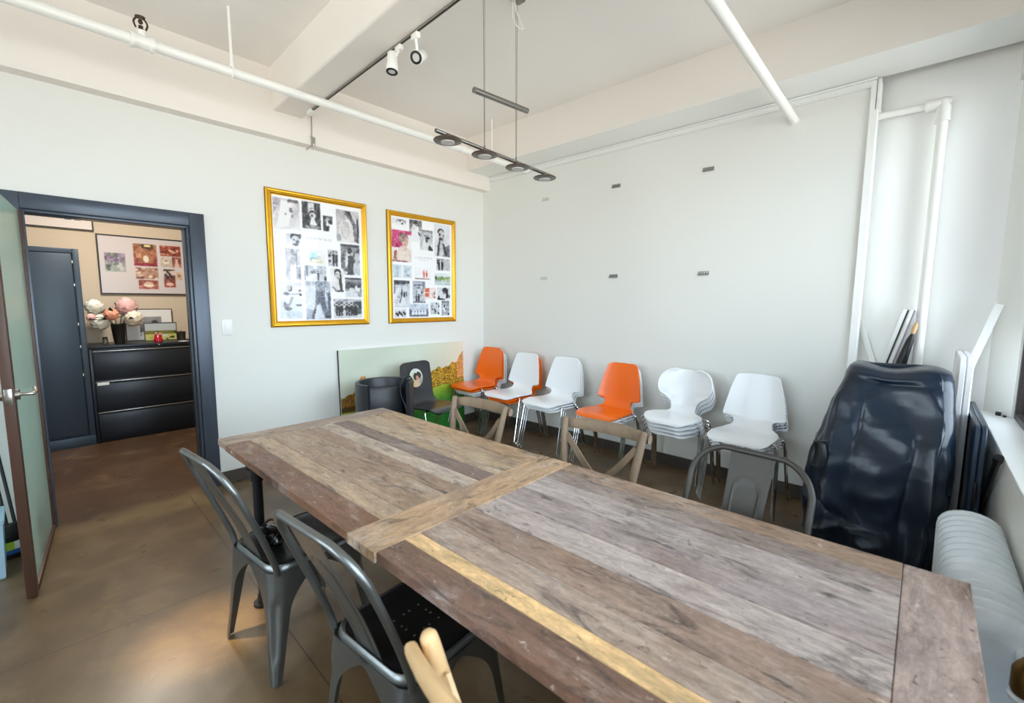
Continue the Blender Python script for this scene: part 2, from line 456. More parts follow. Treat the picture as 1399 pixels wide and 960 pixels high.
# ------------------------------------------------------------------ doorway: casing, open glass door
w = MB()
w.bb((-.001, DY1, 0), (.018, DY1+.095, DZ+.095), .003)
w.bb((-.001, DY0-.095, 0), (.018, DY0, DZ+.095), .003)
w.bb((-.001, DY0+.0005, DZ), (.018, DY1-.0005, DZ+.095), .003)
w.bb((-.15, DY1-.018, 0), (.004, DY1, DZ), .002); w.bb((-.15, DY0, 0), (.004, DY0+.018, DZ), .002); w.bb((-.15, DY0+.018, DZ-.018), (.004, DY1-.018, DZ), .002)
w.bb((-.06, DY1-.03, 0), (-.045, DY1-.018, DZ-.018))
struct('door_frame', w, CASING, 'dark steel doorway casing', 'door frame', smooth=True)
DA = math.atan2(-.105, .95)
d = thing('door_1', 'glass door with dark walnut stiles standing open at the doorway', 'door', (.022, DY0-.012, .008), DA)
d['kind'] = 'structure'
DW, DH, DT = .905, 1.975, .038
w = MB(); w.bb((0, -DT/2, 0), (.03, DT/2, DH), .002); obj('hinge_stile', w, DOORWD, d)
w = MB(); w.bb((DW-.052, -DT/2, 0), (DW, DT/2, DH), .002); obj('lock_stile', w, DOORWD, d)
w = MB(); w.bb((.03, -DT/2, 0), (DW-.052, DT/2, .03), .002); obj('bottom_rail', w, DOORWD, d)
w = MB(); w.bb((.03, -.006, .03), (DW-.052, .006, DH)); obj('glass', w, DOORGL, d, False)
w = MB(); w.bb((DW-.001, -.013, .955), (DW+.003, .013, 1.035), .002); w.cyl((DW+.002, 0, .995), (DW+.008, 0, .995), .006, 10)
obj('latch_plate', w, SATIN, d)
for sgn in (1, -1):
    w = MB(); x = DW-.045; z = 1.0
    w.cyl((x, sgn*DT/2, z), (x, sgn*(DT/2+.012), z), .026, 20)
    w.tube(smooth_path([(x, sgn*(DT/2+.01), z), (x, sgn*(DT/2+.05), z), (x-.012, sgn*(DT/2+.058), z), (x-.06, sgn*(DT/2+.058), z+.002), (x-.115, sgn*(DT/2+.05), z+.012)], 5), .009, 10)
    obj('lever_handle', w, SATIN, d)
# things leaning behind the door
t = thing('storage_box', 'pale blue storage box on the floor behind the open glass door', 'box', (.50, -4.21, 0))
w = MB()
w.loft([[Vector((x*hx, y*hy, z)) for x, y in ((-1, -1), (1, -1), (1, 1), (-1, 1))] for hx, hy, z in ((.082, .172, .0), (.09, .18, .01), (.10, .19, .30), (.104, .194, .302), (.104, .194, .312))]); obj('body', w, BLUEP, t, angle=20)
w = MB(); w.bb((-.108, -.198, .3125), (.108, .198, .335), .005); obj('lid', w, BLUEP, t)
b_ = thing('floor_squeegee', 'black squeegee with a twin pole and lime label behind the open door', 'squeegee', (.32, -4.005, 0), .2)
w = MB(); w.bb((-.02, -.07, .0), (.02, .035, .035), .004); w.bb((-.022, -.03, .1), (.022, .035, .2), .006); w.bb((-.012, -.02, .03), (.012, .02, .11)); obj('head', w, DARKPL, b_)
w = MB(); w.cyl((0, -.012, .19), (-.25, -.035, .95), .008); w.cyl((0, .02, .19), (-.25, -.004, .95), .008); obj('pole', w, DARKPL, b_)
w = MB(); w.bb((.0222, -.028, .055), (.0235, .033, .1)); w.mi = 1; w.bb((.0222, .004, .055), (.024, .033, .1)); w.mi = 2; w.bb((.0222, -.028, .03), (.0238, .033, .0549)); obj('label', w, [LIMEL, WHITEL, BLUEL], b_, False)
# ------------------------------------------------------------------ wall switch
o = thing('light_switch', 'white rocker light switch beside the doorway', 'switch', (0, -2.786, 1.25))
w = MB(); w.bb((.0005, -.036, -.06), (.007, .036, .06), .003); obj('plate', w, PLATEW, o)
w = MB(); w.bb((.006, -.016, -.032), (.011, .016, .032), .002); obj('rocker', w, PLATEW, o)

# ------------------------------------------------------------------ printed pictures
class Art:
    def __init__(s, w, h, bg=(246, 246, 248)):
        s.w, s.h = w, h; s.img = np.zeros((h, w, 3)); s.img[:] = bg
        s.U, s.V = np.meshgrid((np.arange(w)+.5)/w, (np.arange(h)+.5)/h)
        s.box = (0, 0, 1, 1)
    def uv(s):
        a, b, c, d = s.box; return (s.U-a)/(c-a), (s.V-b)/(d-b)
    def put(s, mask, col):
        u, v = s.uv(); m = mask & (u >= 0) & (u <= 1) & (v >= 0) & (v <= 1); s.img[m] = col if not callable(col) else col(u, v)[m]
    def photo(s, box, top, bot, seed=0, grain=14):
        s.box = box; u, v = s.uv(); rs = np.random.RandomState(seed)
        t = np.clip(v, 0, 1)[..., None]
        base = np.array(top)*(1-t)+np.array(bot)*t
        f = sum(np.sin(rs.uniform(4, 16)*u+rs.uniform(4, 16)*v+rs.uniform(0, 6)) for _ in range(4))
        base = base+(f*grain/2)[..., None]
        m = (u >= 0) & (u <= 1) & (v >= 0) & (v <= 1); s.img[m] = base[m]
        return s
    def e(s, x, y, rx, ry, col, ang=0.):
        u, v = s.uv(); c, k = math.cos(ang), math.sin(ang)
        a = (u-x)*c+(v-y)*k; b = -(u-x)*k+(v-y)*c
        s.put((a/rx)**2+(b/ry)**2 <= 1, col); return s
    def r(s, x0, y0, x1, y1, col):
        u, v = s.uv(); s.put((u >= x0) & (u <= x1) & (v >= y0) & (v <= y1), col); return s
    def p(s, pts, col):
        u, v = s.uv(); ins = np.zeros(u.shape, bool); j = len(pts)-1
        for i in range(len(pts)):
            (xi, yi), (xj, yj) = pts[i], pts[j]
            c = ((yi > v) != (yj > v)) & (u < (xj-xi)*(v-yi)/((yj-yi) or 1e-9)+xi); ins ^= c; j = i
        s.put(ins, col); return s
    def finish(s, seed=0, amt=1., thr=240):
        rs = np.random.RandomState(seed); im = s.img
        pd = np.pad(im, ((1, 1), (1, 1), (0, 0)), 'edge')
        bl = sum(pd[i:i+s.h, j:j+s.w] for i in range(3) for j in range(3))/9
        dark = np.clip((thr-bl.mean(axis=2))/70, 0, 1)[..., None]
        k1 = np.kron(rs.randn(s.h//3+1, s.w//3+1), np.ones((3, 3)))[:s.h, :s.w, None]; k2 = np.kron(rs.randn(s.h//7+1, s.w//5+1), np.ones((7, 5)))[:s.h, :s.w, None]
        return np.clip(.45*im+.55*bl+dark*amt*(9*rs.randn(s.h, s.w, 1)+13*k1+12*k2), 0, 255)
    def folk(s, x, top, h, coat, face=(222, 218, 214), w=.07):
        s.p([(x-w*.5, 1.), (x-w, top+h*.3), (x-w*.5, top+h*.2), (x+w*.5, top+h*.2), (x+w, top+h*.3), (x+w*.5, 1.)], coat)
        s.e(x, top+h*.1, w*.55, h*.1, face); return s.e(x, top+h*.055, w*.55, h*.06, (30, 30, 34))
    def speckle(s, seed, n, cols, r0=.03, r1=.09):
        rs = np.random.RandomState(seed)
        for _ in range(n): s.e(rs.rand(), rs.rand(), rs.uniform(r0, r1), rs.uniform(r0, r1), cols[rs.randint(len(cols))], rs.uniform(0, 3))
        return s

def wall_xf(x, y0, y1, z0, z1):
    return lambda u, v: (x, y0+(y1-y0)*u, z1-(z1-z0)*v)
def frame_mesh(y0, y1, z0, z1, prof):
    """mitred moulding on a wall facing +x; prof = (inset, height off the wall)"""
    w = MB()
    w.loft([[Vector((x, a, b)) for a, b in ((y0+o, z0+o), (y1-o, z0+o), (y1-o, z1-o), (y0+o, z1-o))] for o, x in prof], cap=False)
    return w
def text_obj(name, body, size, loc, rot, mat, parent):
    c = bpy.data.curves.new(name, 'FONT'); c.body = body; c.size = size; c.align_x = 'CENTER'; c.align_y = 'CENTER'; c.extrude = .0002; c.space_character = 1.25
    c.materials.append(mat)
    tmp = bpy.data.objects.new(name, c); C.objects.link(tmp); bpy.context.view_layer.update()
    me = bpy.data.meshes.new_from_object(tmp.evaluated_get(bpy.context.evaluated_depsgraph_get())); bpy.data.objects.remove(tmp)
    o = bpy.data.objects.new(name, me); C.objects.link(o); o.location = loc; o.rotation_euler = rot; o.parent = parent
    return o
INK = M('pale_print_ink', (168, 172, 184), .6)
GPROF = [(0, .0005), (0, .02), (.006, .026), (.013, .03), (.02, .029), (.026, .022), (.031, .022), (.036, .02), (.044, .013), (.048, .012), (.048, .006)]
wht = (246, 246, 248)

a = Art(150, 194)
a.photo((.015, .02, .282, .26), (198, 192, 198), (232, 230, 232), 1, 10).p([(0, 0), (.35, 0), (0, .55)], (176, 168, 178)).p([(.3, .05), (.75, .1), (.55, .9), (.1, .95)], (240, 238, 238)).r(.55, 0, .95, .1, (120, 112, 118)).e(.66, .35, .07, .08, (120, 116, 122)).e(.45, .5, .04, .03, (150, 148, 152)).e(.7, .55, .04, .05, (130, 128, 132))
a.photo((.015, .26, .285, .39), (236, 236, 238), (244, 244, 246), 2, 5)
a.photo((.13, .287, .284, .39), (214, 214, 220), (226, 226, 230), 3, 6).e(.62, .25, .36, .3, (40, 40, 48)).e(.62, .5, .27, .36, (206, 204, 206)).e(.5, .5, .08, .07, (70, 70, 78)).e(.75, .62, .12, .14, (52, 52, 60)).e(.62, .85, .2, .1, (60, 60, 68)).e(.98, .02, .1, .25, (30, 30, 38))
a.photo((.309, .018, .508, .234), (66, 66, 70), (48, 48, 52), 4, 16).r(.28, .02, .66, .42, (212, 214, 218)).r(.28, .2, .66, .225, (120, 120, 126)).r(.3, 0, .33, .42, (120, 120, 126)).e(.55, .42, .2, .12, (40, 40, 44)).e(.56, .48, .16, .12, (214, 212, 212)).e(.52, .5, .06, .05, (70, 70, 74)).p([(.48, .55), (.64, .55), (.72, .78), (.5, .84), (.42, .74)], (228, 228, 230)).e(.58, .8, .2, .1, (236, 236, 238)).e(.55, .92, .42, .07, (150, 150, 154))
a.photo((.534, .109, .637, .237), (74, 74, 78), (60, 60, 64), 5, 14).e(.5, .3, .3, .18, (150, 150, 154)).e(.55, .46, .22, .2, (226, 224, 224)).e(.4, .55, .12, .1, (240, 240, 240)).e(.72, .35, .15, .12, (36, 36, 40)).p([(.75, .5), (1, .5), (1, 1), (.6, 1)], wht)
a.photo((.685, .035, .964, .316), (196, 192, 194), (208, 206, 208), 6, 12).e(.5, .7, .42, .42, (226, 222, 220)).e(.4, .62, .2, .28, (206, 202, 202)).p([(.25, .05), (.62, .1), (.86, .4), (.9, .95), (.78, .95), (.72, .45), (.5, .2)], (112, 108, 114)).p([(.35, .03), (.6, .02), (.7, .2), (.5, .12)], (54, 52, 58)).e(.93, .6, .05, .4, (60, 50, 66)).e(.1, .85, .1, .1, (150, 148, 152))
a.photo((.73, .332, .963, .6), (128, 128, 134), (104, 104, 110), 7, 20).r(.55, .0, .62, .5, (176, 176, 180)).e(.38, .25, .12, .1, (206, 202, 200)).e(.45, .2, .13, .1, (40, 40, 46)).p([(.3, .38), (.6, .35), (.75, .6), (.7, 1), (.35, 1)], (58, 58, 64)).e(.28, .55, .08, .2, (222, 222, 224)).e(.84, .8, .22, .26, (198, 200, 206)).e(.85, .42, .14, .16, (182, 182, 188)).r(0, 0, 1, .06, (70, 70, 76)).e(.15, .93, .16, .06, (214, 214, 216))
a.photo((.116, .408, .265, .666), (202, 198, 204), (190, 190, 198), 8, 12).p([(.35, .4), (.65, .4), (.8, 1), (.25, 1)], (238, 236, 238)).e(.5, .3, .22, .2, (176, 172, 176)).e(.5, .12, .14, .1, (140, 134, 140)).r(.72, .1, .8, .95, (136, 134, 146)).r(.85, .55, 1, .95, (120, 120, 134)).e(.48, .4, .12, .12, (160, 156, 160))
a.photo((.313, .402, .545, .526), (236, 234, 236), (238, 234, 228), 9, 5).e(.42, .4, .17, .25, (168, 216, 222)).e(.42, .62, .2, .08, (120, 190, 190)).e(.55, .75, .32, .14, (216, 204, 176)).e(.55, .73, .24, .08, (236, 232, 220)).e(.66, .5, .12, .1, (208, 206, 206))
a.photo((.571, .39, .695, .53), (190, 190, 196), (196, 196, 202), 10, 16).folk(.3, .15, .8, (206, 206, 210), w=.14).folk(.55, .05, .9, (24, 24, 28), w=.13).folk(.82, .1, .85, (34, 34, 38), w=.12).e(.2, .35, .12, .1, (40, 40, 44)).e(.2, .7, .12, .1, (60, 60, 66))
a.photo((.304, .534, .547, .66), (176, 180, 190), (226, 228, 232), 11, 14).r(.08, 0, .14, .7, (52, 54, 62)).r(0, .35, .03, 1, (80, 82, 92)).folk(.62, .35, .6, (52, 52, 60), w=.05).e(.4, .45, .14, .1, (110, 112, 122)).e(.85, .4, .16, .22, (186, 188, 196)).e(.95, .9, .05, .2, (50, 50, 58)).e(.5, .12, .08, .1, (236, 236, 240))
a.photo((.592, .546, .752, .751), (228, 226, 228), (238, 236, 238), 12, 5).e(.56, .2, .26, .18, (28, 28, 32)).p([(.7, .15), (.82, .25), (.9, .95), (.7, .95), (.62, .5)], (34, 34, 38)).e(.55, .3, .18, .18, (214, 210, 208)).e(.48, .26, .04, .02, (60, 60, 64)).e(.64, .26, .04, .02, (60, 60, 64)).e(.55, .4, .06, .02, (80, 76, 78)).p([(.2, .75), (.5, .5), (.6, .5), (.72, .9), (.45, .98)], (222, 218, 216)).r(.45, .93, .95, 1, (60, 60, 64)).p([(.2, .78), (.45, .95), (.4, 1), (.15, .82)], (90, 90, 94))
a.photo((.764, .623, .973, .797), (90, 90, 96), (190, 192, 198), 13, 18).r(0, .0, 1, .08, (40, 40, 46)).r(0, .1, 1, .22, (140, 142, 150)).e(.35, .42, .3, .2, (52, 52, 56)).e(.42, .62, .18, .12, (206, 204, 202)).p([(.0, .7), (.6, .65), (.8, 1), (0, 1)], (214, 216, 222)).e(.75, .55, .16, .18, (226, 226, 228)).e(.85, .4, .12, .12, (60, 60, 66))
a.photo((.045, .675, .269, .794), (230, 228, 232), (222, 222, 228), 14, 6).e(.45, .5, .1, .2, (60, 58, 66)).e(.38, .45, .1, .18, (198, 194, 196)).r(.2, .82, .95, .9, (170, 170, 178)).e(.28, .85, .14, .1, (90, 90, 98)).r(.82, .58, .96, .66, (80, 78, 86)).e(.93, .92, .05, .08, (60, 58, 66))
a.photo((.305, .667, .588, .992), (172, 178, 190), (168, 176, 192), 15, 8).e(.25, .4, .38, .34, (206, 212, 222)).p([(.42, .0), (.8, 0), (.75, .5), (.85, .75), (.98, .95), (.78, .95), (.56, .55), (.5, .6), (.45, .85), (.28, .97), (.2, .95), (.38, .6), (.4, .3)], (92, 98, 112)).p([(.45, .62), (.55, .6), (.72, .97), (.3, .98)], (216, 222, 232)).e(.62, .12, .2, .14, (150, 158, 172)).r(.88, .3, 1, .95, (80, 88, 108)).p([(.2, .9), (.36, .7), (.4, .76), (.3, .97)], (40, 42, 50)).e(.85, .93, .12, .03, (30, 32, 40))
a.photo((.036, .799, .266, .979), (226, 228, 234), (202, 212, 222), 16, 10).p([(.5, 0), (.62, 0), (.5, .35), (.36, .4)], (160, 160, 170)).e(.3, .42, .16, .1, (130, 130, 140)).e(.36, .55, .18, .07, (90, 92, 102)).e(.22, .32, .07, .06, (110, 108, 116)).e(.85, .38, .14, .05, (86, 88, 98)).e(.6, .78, .4, .12, (188, 202, 216))
a.photo((.621, .817, .967, .986), (170, 170, 176), (206, 208, 212), 17, 18).r(.7, .1, 1, .8, (74, 76, 82))
for k in range(9): a.folk(.1+k*.088, .16+.06*(k % 2), .8, (24, 24, 28) if k != 3 else (210, 210, 214), w=.05)
a.speckle(3, 16, [(52, 52, 58), (214, 214, 218), (110, 110, 116)], .02, .05).r(0, .88, 1, 1, (200, 202, 206))
a.box = (0, 0, 1, 1); a.r(.4, .338, .56, .3425, (214, 216, 222))
P1 = a.finish(1)

a = Art(150, 190)
a.photo((.012, .015, .24, .08), (228, 228, 236), (238, 238, 242), 1, 5).e(.6, .5, .32, .35, (150, 150, 158)).e(.6, .65, .26, .3, (236, 236, 238)).e(.55, .4, .06, .14, (40, 40, 46)).e(.7, .75, .08, .14, (70, 70, 76))
a.photo((.282, .013, .479, .228), (112, 110, 112), (216, 216, 220), 2, 14).p([(.2, .3), (.45, .2), (.8, .5), (.9, 1), (.1, 1)], (236, 236, 238)).e(.35, .32, .12, .14, (226, 224, 224)).r(.3, 0, .62, .16, (66, 64, 68)).e(.65, .4, .1, .16, (240, 240, 242)).p([(.72, .5), (.95, .65), (.9, .75), (.7, .6)], (50, 48, 52))
a.photo((.007, .133, .308, .437), (214, 84, 136), (196, 56, 112), 3, 22).r(.66, .12, 1, 1, (238, 236, 236)).r(0, .55, 1, 1, (232, 228, 226)).e(.6, .24, .24, .17, (150, 124, 116)).e(.66, .35, .17, .17, (214, 172, 160)).e(.52, .25, .18, .13, (168, 142, 132)).p([(.42, .5), (.7, .48), (.95, .66), (.96, 1), (.2, 1), (.12, .75)], (226, 204, 194)).p([(.1, .68), (.24, .62), (.22, .96), (.06, 1)], (176, 116, 104)).p([(.35, .66), (.85, .64), (.9, 1), (.25, 1)], (230, 216, 206)).r(0, .97, .8, 1, (150, 84, 88))
a.photo((.45, .097, .662, .301), (182, 184, 190), (206, 208, 212), 4, 12).r(0, 0, 1, .1, (140, 142, 148)).p([(.1, 1), (.2, .5), (.5, .4), (.7, .6), (.6, 1)], (226, 226, 228)).e(.58, .38, .16, .05, (40, 40, 44)).e(.5, .5, .1, .12, (84, 84, 90)).e(.4, .28, .1, .05, (120, 120, 126)).p([(.6, .85), (.75, .7), (1, .95), (1, 1), (.65, 1)], (46, 46, 50))
a.photo((.685, .01, .961, .346), (226, 228, 236), (214, 216, 222), 5, 7).p([(.7, .7), (1, .6), (1, 1), (.5, 1)], (120, 122, 128)).e(.42, .24, .2, .1, (28, 28, 32)).e(.45, .31, .18, .13, (202, 198, 198)).e(.35, .32, .06, .05, (50, 50, 54)).e(.58, .36, .05, .05, (110, 106, 108)).p([(.3, .5), (.48, .42), (.6, .5), (.85, .97), (.6, 1), (.45, .75), (.36, 1), (.16, 1), (.2, .7)], (196, 194, 196)).p([(.3, .5), (.38, .48), (.3, .98), (.18, 1), (.2, .7)], (74, 74, 80)).p([(.52, .6), (.62, .6), (.86, .95), (.66, 1)], (54, 54, 60)).e(.42, .46, .14, .05, (80, 78, 82))
a.photo((.719, .371, .958, .497), (188, 188, 196), (196, 196, 202), 6, 12).folk(.2, .1, .8, (40, 40, 46), w=.1).folk(.42, .05, .9, (24, 24, 28), w=.1).e(.1, .3, .07, .2, (40, 40, 44)).e(.3, .5, .05, .3, (214, 214, 218))
a.photo((.015, .47, .298, .595), (206, 218, 228), (214, 222, 228), 7, 8).r(.1, .1, .3, .95, (186, 206, 214)).r(.6, .1, .75, .95, (186, 206, 212)).e(.5, .5, .08, .6, (232, 236, 240)).e(.8, .8, .09, .08, (170, 166, 182))
a.photo((.348, .477, .625, .603), (244, 242, 244), (240, 238, 240), 8, 3)
for x in (.56, .72): a.p([(x-.06, .45), (x, .18), (x+.06, .45), (x+.03, .8), (x-.03, .8)], (214, 92, 78)).e(x, .42, .02, .1, (246, 200, 190))
a.r(.02, .88, .9, .98, (168, 132, 126)).r(.1, .55, .3, .57, (200, 198, 204))
a.photo((.685, .524, .961, .654), (228, 232, 234), (186, 200, 200), 9, 6).p([(.0, .4), (.4, .3), (.7, .34), (1, .26), (1, .6), (0, .58)], (132, 160, 96)).p([(.4, .42), (1, .4), (1, .6), (.4, .58)], (160, 190, 120)).e(.06, .4, .08, .14, (72, 88, 84)).r(0, .62, 1, .66, (140, 158, 156))
a.photo((.027, .623, .266, .887), (206, 208, 216), (210, 214, 220), 10, 12).p([(0, 0), (1, 0), (1, .1), (0, .18)], (60, 62, 70)).r(0, .15, .06, .5, (70, 72, 80)).p([(.15, .95), (.4, .6), (.6, .6), (.85, .95)], (226, 228, 234)).e(.48, .48, .05, .16, (60, 62, 70)).e(.64, .52, .05, .12, (34, 34, 40)).e(.78, .5, .04, .1, (50, 52, 58)).p([(.3, .82), (.46, .55), (.5, .58), (.36, .85)], (80, 82, 90)).r(.1, .14, .9, .17, (150, 152, 160)).e(.3, .62, .1, .04, (120, 122, 130))
a.photo((.316, .623, .518, .84), (182, 186, 198), (190, 194, 204), 11, 10).r(.0, .0, 1, .06, (150, 154, 168)).r(.1, .14, .86, .2, (110, 114, 128)).r(.82, .05, 1, .5, (120, 124, 138)).p([(.35, .35), (.6, .3), (.66, .62), (.4, .6)], (214, 218, 226)).r(.3, .28, .62, .34, (96, 100, 114)).folk(.28, .62, .36, (60, 62, 70), w=.09).folk(.46, .6, .38, (34, 36, 42), w=.09).e(.72, .5, .06, .06, (40, 40, 46)).r(0, .95, 1, 1, (70, 72, 80))
a.photo((.494, .687, .708, .798), (236, 196, 178), (236, 226, 220), 12, 10).r(.1, .02, .42, .42, (216, 106, 78)).r(.1, .52, .42, .85, (214, 112, 92)).r(.48, .1, .95, .9, (240, 230, 228)).p([(.62, .4), (.66, .4), (.78, .9), (.72, .9)], (226, 120, 110)).e(.84, .5, .05, .2, (120, 116, 116)).e(.85, .85, .07, .07, (90, 84, 84))
a.photo((.726, .679, .951, .81), (214, 216, 222), (226, 228, 232), 13, 8).e(.62, .2, .22, .2, (34, 34, 40)).p([(.66, .3), (.85, .1), (.9, .8), (.7, .9)], (30, 30, 36)).p([(.2, .5), (.45, .3), (.62, .6), (.5, 1), (.12, 1)], (222, 222, 226)).e(.55, .45, .1, .1, (120, 118, 122)).p([(0, .9), (.15, .6), (.2, .85), (.7, .95), (.6, 1), (0, 1)], (40, 40, 46)).e(.97, .7, .04, .15, (50, 52, 60))
a.photo((.029, .902, .209, .987), (226, 228, 234), (206, 208, 214), 14, 6)
for k in range(7): a.e(.15+.12*k, .6+.15*math.sin(k*2.1), .08, .16, (34, 34, 40)).e(.15+.12*k, .35+.12*math.sin(k*2.1), .035, .06, (190, 184, 184))
a.photo((.254, .854, .565, .984), (206, 216, 228), (176, 186, 200), 15, 8).r(0, .55, 1, .62, (84, 92, 108)).r(0, .9, 1, 1, (90, 98, 114))
for k in range(5): a.e(.2+.16*k, .7, .055, .2, (232, 236, 242))
a.r(0, .4, .1, .95, (96, 104, 120)).r(.9, .4, 1, .95, (110, 118, 134))
a.photo((.604, .837, .763, .964), (204, 208, 214), (190, 194, 202), 16, 10).speckle(8, 9, [(40, 42, 48), (214, 216, 220), (96, 98, 106)], .06, .15)
a.photo((.797, .823, .938, .977), (158, 162, 170), (184, 188, 196), 17, 14).e(.45, .5, .22, .3, (226, 228, 232)).e(.4, .35, .1, .12, (44, 46, 52)).e(.6, .55, .1, .1, (60, 62, 70)).r(0, .0, 1, .12, (110, 114, 124)).e(.9, .9, .1, .1, (30, 30, 36))
a.box = (0, 0, 1, 1); a.r(.43, .402, .58, .406, (216, 218, 224))
P2 = a.finish(2)

for (y0, y1, z0, z1, img, lab, ty, tz, txt) in (
    (-2.46, -1.565, 1.238, 2.376, P1, 'large gilt framed collage of mostly black and white wedding photos, nearer the doorway', .485, .312, 'A DAY OF BLISS'),
    (-1.337, -.455, 1.236, 2.365, P2, 'gilt framed wedding photo collage with a bright pink photo, nearer the room corner', .505, .381, 'A DAY OF BLISS')):
    t = thing('framed_poster', lab, 'picture', (0, 0, 0), 0, 'gilt framed collages on the doorway wall')
    t.location = (0, (y0+y1)/2, z0); oy = (y0+y1)/2
    fw = frame_mesh(y0-oy, y1-oy, 0, z1-z0, GPROF)
    obj('frame', fw, GOLD, t, smooth=False)
    bw = frame_mesh(y0-oy-.003, y1-oy+.003, -.003, z1-z0+.003, [(.0, .0006), (.0, .011), (.004, .011)]); obj('frame_edge', bw, GOLDDK, t, smooth=False)
    pm = .046
    px = wall_xf(.0085, y0-oy+pm, y1-oy-pm, pm, z1-z0-pm)
    paint_obj('print', img, px, POSTER, t)
    q = px(ty, tz)
    text_obj('title', txt, .026, (.0092, q[1], q[2]), (PI/2, 0, PI/2), INK, t)

# ---- canvas leaning under the posters
cw, ch = 150, 100
a = Art(cw, ch); a.photo((0, 0, 1, 1), (206, 214, 196), (220, 224, 204), 2, 4)
u, v = a.U, a.V
rs = np.random.RandomState(5)
warm = np.clip((u-.62)*2.2, 0, 1)[..., None]; a.img = a.img*(1-warm*.8)+np.array((240, 222, 196))*warm*.8
edge = .46-.2*np.clip((u-.25)/.6, 0, 1)+.016*np.sin(u*40)+.01*np.sin(u*97)
tl = np.exp(-((u-.155)/.05)**2)*.19+np.exp(-((u-.06)/.07)**2)*.03
tr = np.exp(-((u-1.0)/.05)**2)*.16
edge = edge-tl-tr
nzs = rs.rand(ch, cw, 1); nz2 = (np.sin(u*75+3*np.sin(v*40))*np.sin(v*90+2*np.sin(u*30)))[..., None]
tree = np.array((186, 142, 30))*(.55+.7*nzs)+nz2*26
redd = np.array((214, 150, 84))*(.75+.45*nzs)
m = (v > edge)[..., None]
a.img = np.where(m, tree, a.img)
m2 = ((v > edge) & ((np.abs(u-.15) < .08) | (u > .93)) & (v < .42))[..., None]; a.img = np.where(m2, redd, a.img)
gl = .60-.12*np.clip((u-.2)/.6, 0, 1)
mg = (v > gl)[..., None]; t_ = np.clip((v-gl)/.25, 0, 1)[..., None]
a.img = np.where(mg, np.array((168, 188, 48))*(1-t_)+np.array((34, 116, 30))*t_+nz2*10, a.img)
mb = ((v > gl-.05) & (v <= gl) & (u < .2))[..., None]; a.img = np.where(mb, np.array((86, 62, 22)), a.img)
a.img = np.where(((u < .09) & (v > .38) & (v < gl-.05) & (v > edge+.02))[..., None], np.array((150, 106, 36))*(.6+.6*nzs), a.img)
cv = thing('canvas_print', 'wide canvas print of yellow autumn trees and a green lawn leaning below the posters', 'canvas', (.056, -1.13, 0))
ln = -.06/1.0
CW, CH = 1.53, 1.0
tilt = Matrix.Rotation(-.03, 4, 'Y')
w = MB(); w.bb((-.02, -CW/2, .002), (0, CW/2, CH), .002, tilt); obj('stretcher', w, PAPER, cv)
w = MB(); w.bb((-.02, -CW/2-.006, .002), (-.006, -CW/2-.0005, CH), 0, tilt); obj('dark_edge_strip', w, BLACKF, cv)
paint_obj('picture', a.img, lambda u, v: tuple(tilt @ Vector((.0012, -CW/2+CW*u, CH-(CH-.002)*v))), CANVAS, cv)

# ------------------------------------------------------------------ room beyond the doorway
cx = -2.06
t = thing('storage_cabinet', 'tall dark blue steel cabinet seen through the doorway', 'cabinet', (cx, -3.70, 0))
w = MB(); w.bb((-.47, -.25, 0), (-.02, .25, 1.945), .004); w.bb((-.021, .205, .1), (0, .25, 1.945), .003); w.bb((-.021, -.25, .1), (0, -.215, 1.945), .003); w.bb((-.021, -.215, 1.90), (0, .205, 1.945), .003)
obj('body', w, CABINET, t)
w = MB(); w.bb((-.019, -.213, .125), (.003, .196, 1.894), .004); obj('door', w, CABINET, t)
w = MB(); w.bb((-.021, -.25, 0), (.0, .25, .1), .003); obj('plinth', w, CABINET, t)
for z in (.72, 1.0, 1.22, 1.6, 1.82):
    w = MB(); w.bb((-.002, .198, z-.012), (.0045, .2035, z+.012)); obj('hinge', w, PLATEW, t)
t = thing('lateral_file_cabinet', 'wide black three drawer steel file cabinet through the doorway', 'cabinet', (cx, -2.905, 0))
w = MB(); w.bb((-.46, -.54, 0), (-.02, .54, .99), .004); w.bb((-.465, -.545, .965), (.002, .545, .998), .004)
w.bb((-.021, -.54, .0), (0, -.515, .965), .002); w.bb((-.021, .515, 0), (0, .54, .965), .002); obj('body', w, CABLACK, t)
for k, (z0, z1) in enumerate(((.04, .322), (.332, .638), (.648, .95))):
    w = MB(); w.bb((-.02, -.512, z0), (-.002, .512, z1-.03), .004); w.bb((-.02, -.512, z1-.012), (-.002, .512, z1), .002); w.bb((-.02, -.512, z1-.03), (-.014, .512, z1-.012))
    dr = obj('drawer', w, CABLACK, t)
    w = MB(); w.bb((-.004, -.512, z1-.013), (.001, .512, z1-.006), .001); obj('pull_edge', w, SATIN, dr)
    if k == 1:
        w = MB(); w.bb((-.003, -.50, z1-.045), (.002, -.41, z1-.016), .001); obj('label_holder', w, WHITEL, dr)
w = MB(); w.cyl((-.001, .02, .981), (.005, .02, .981), .008, 12); obj('lock', w, SATIN, t)
ZT = .9985
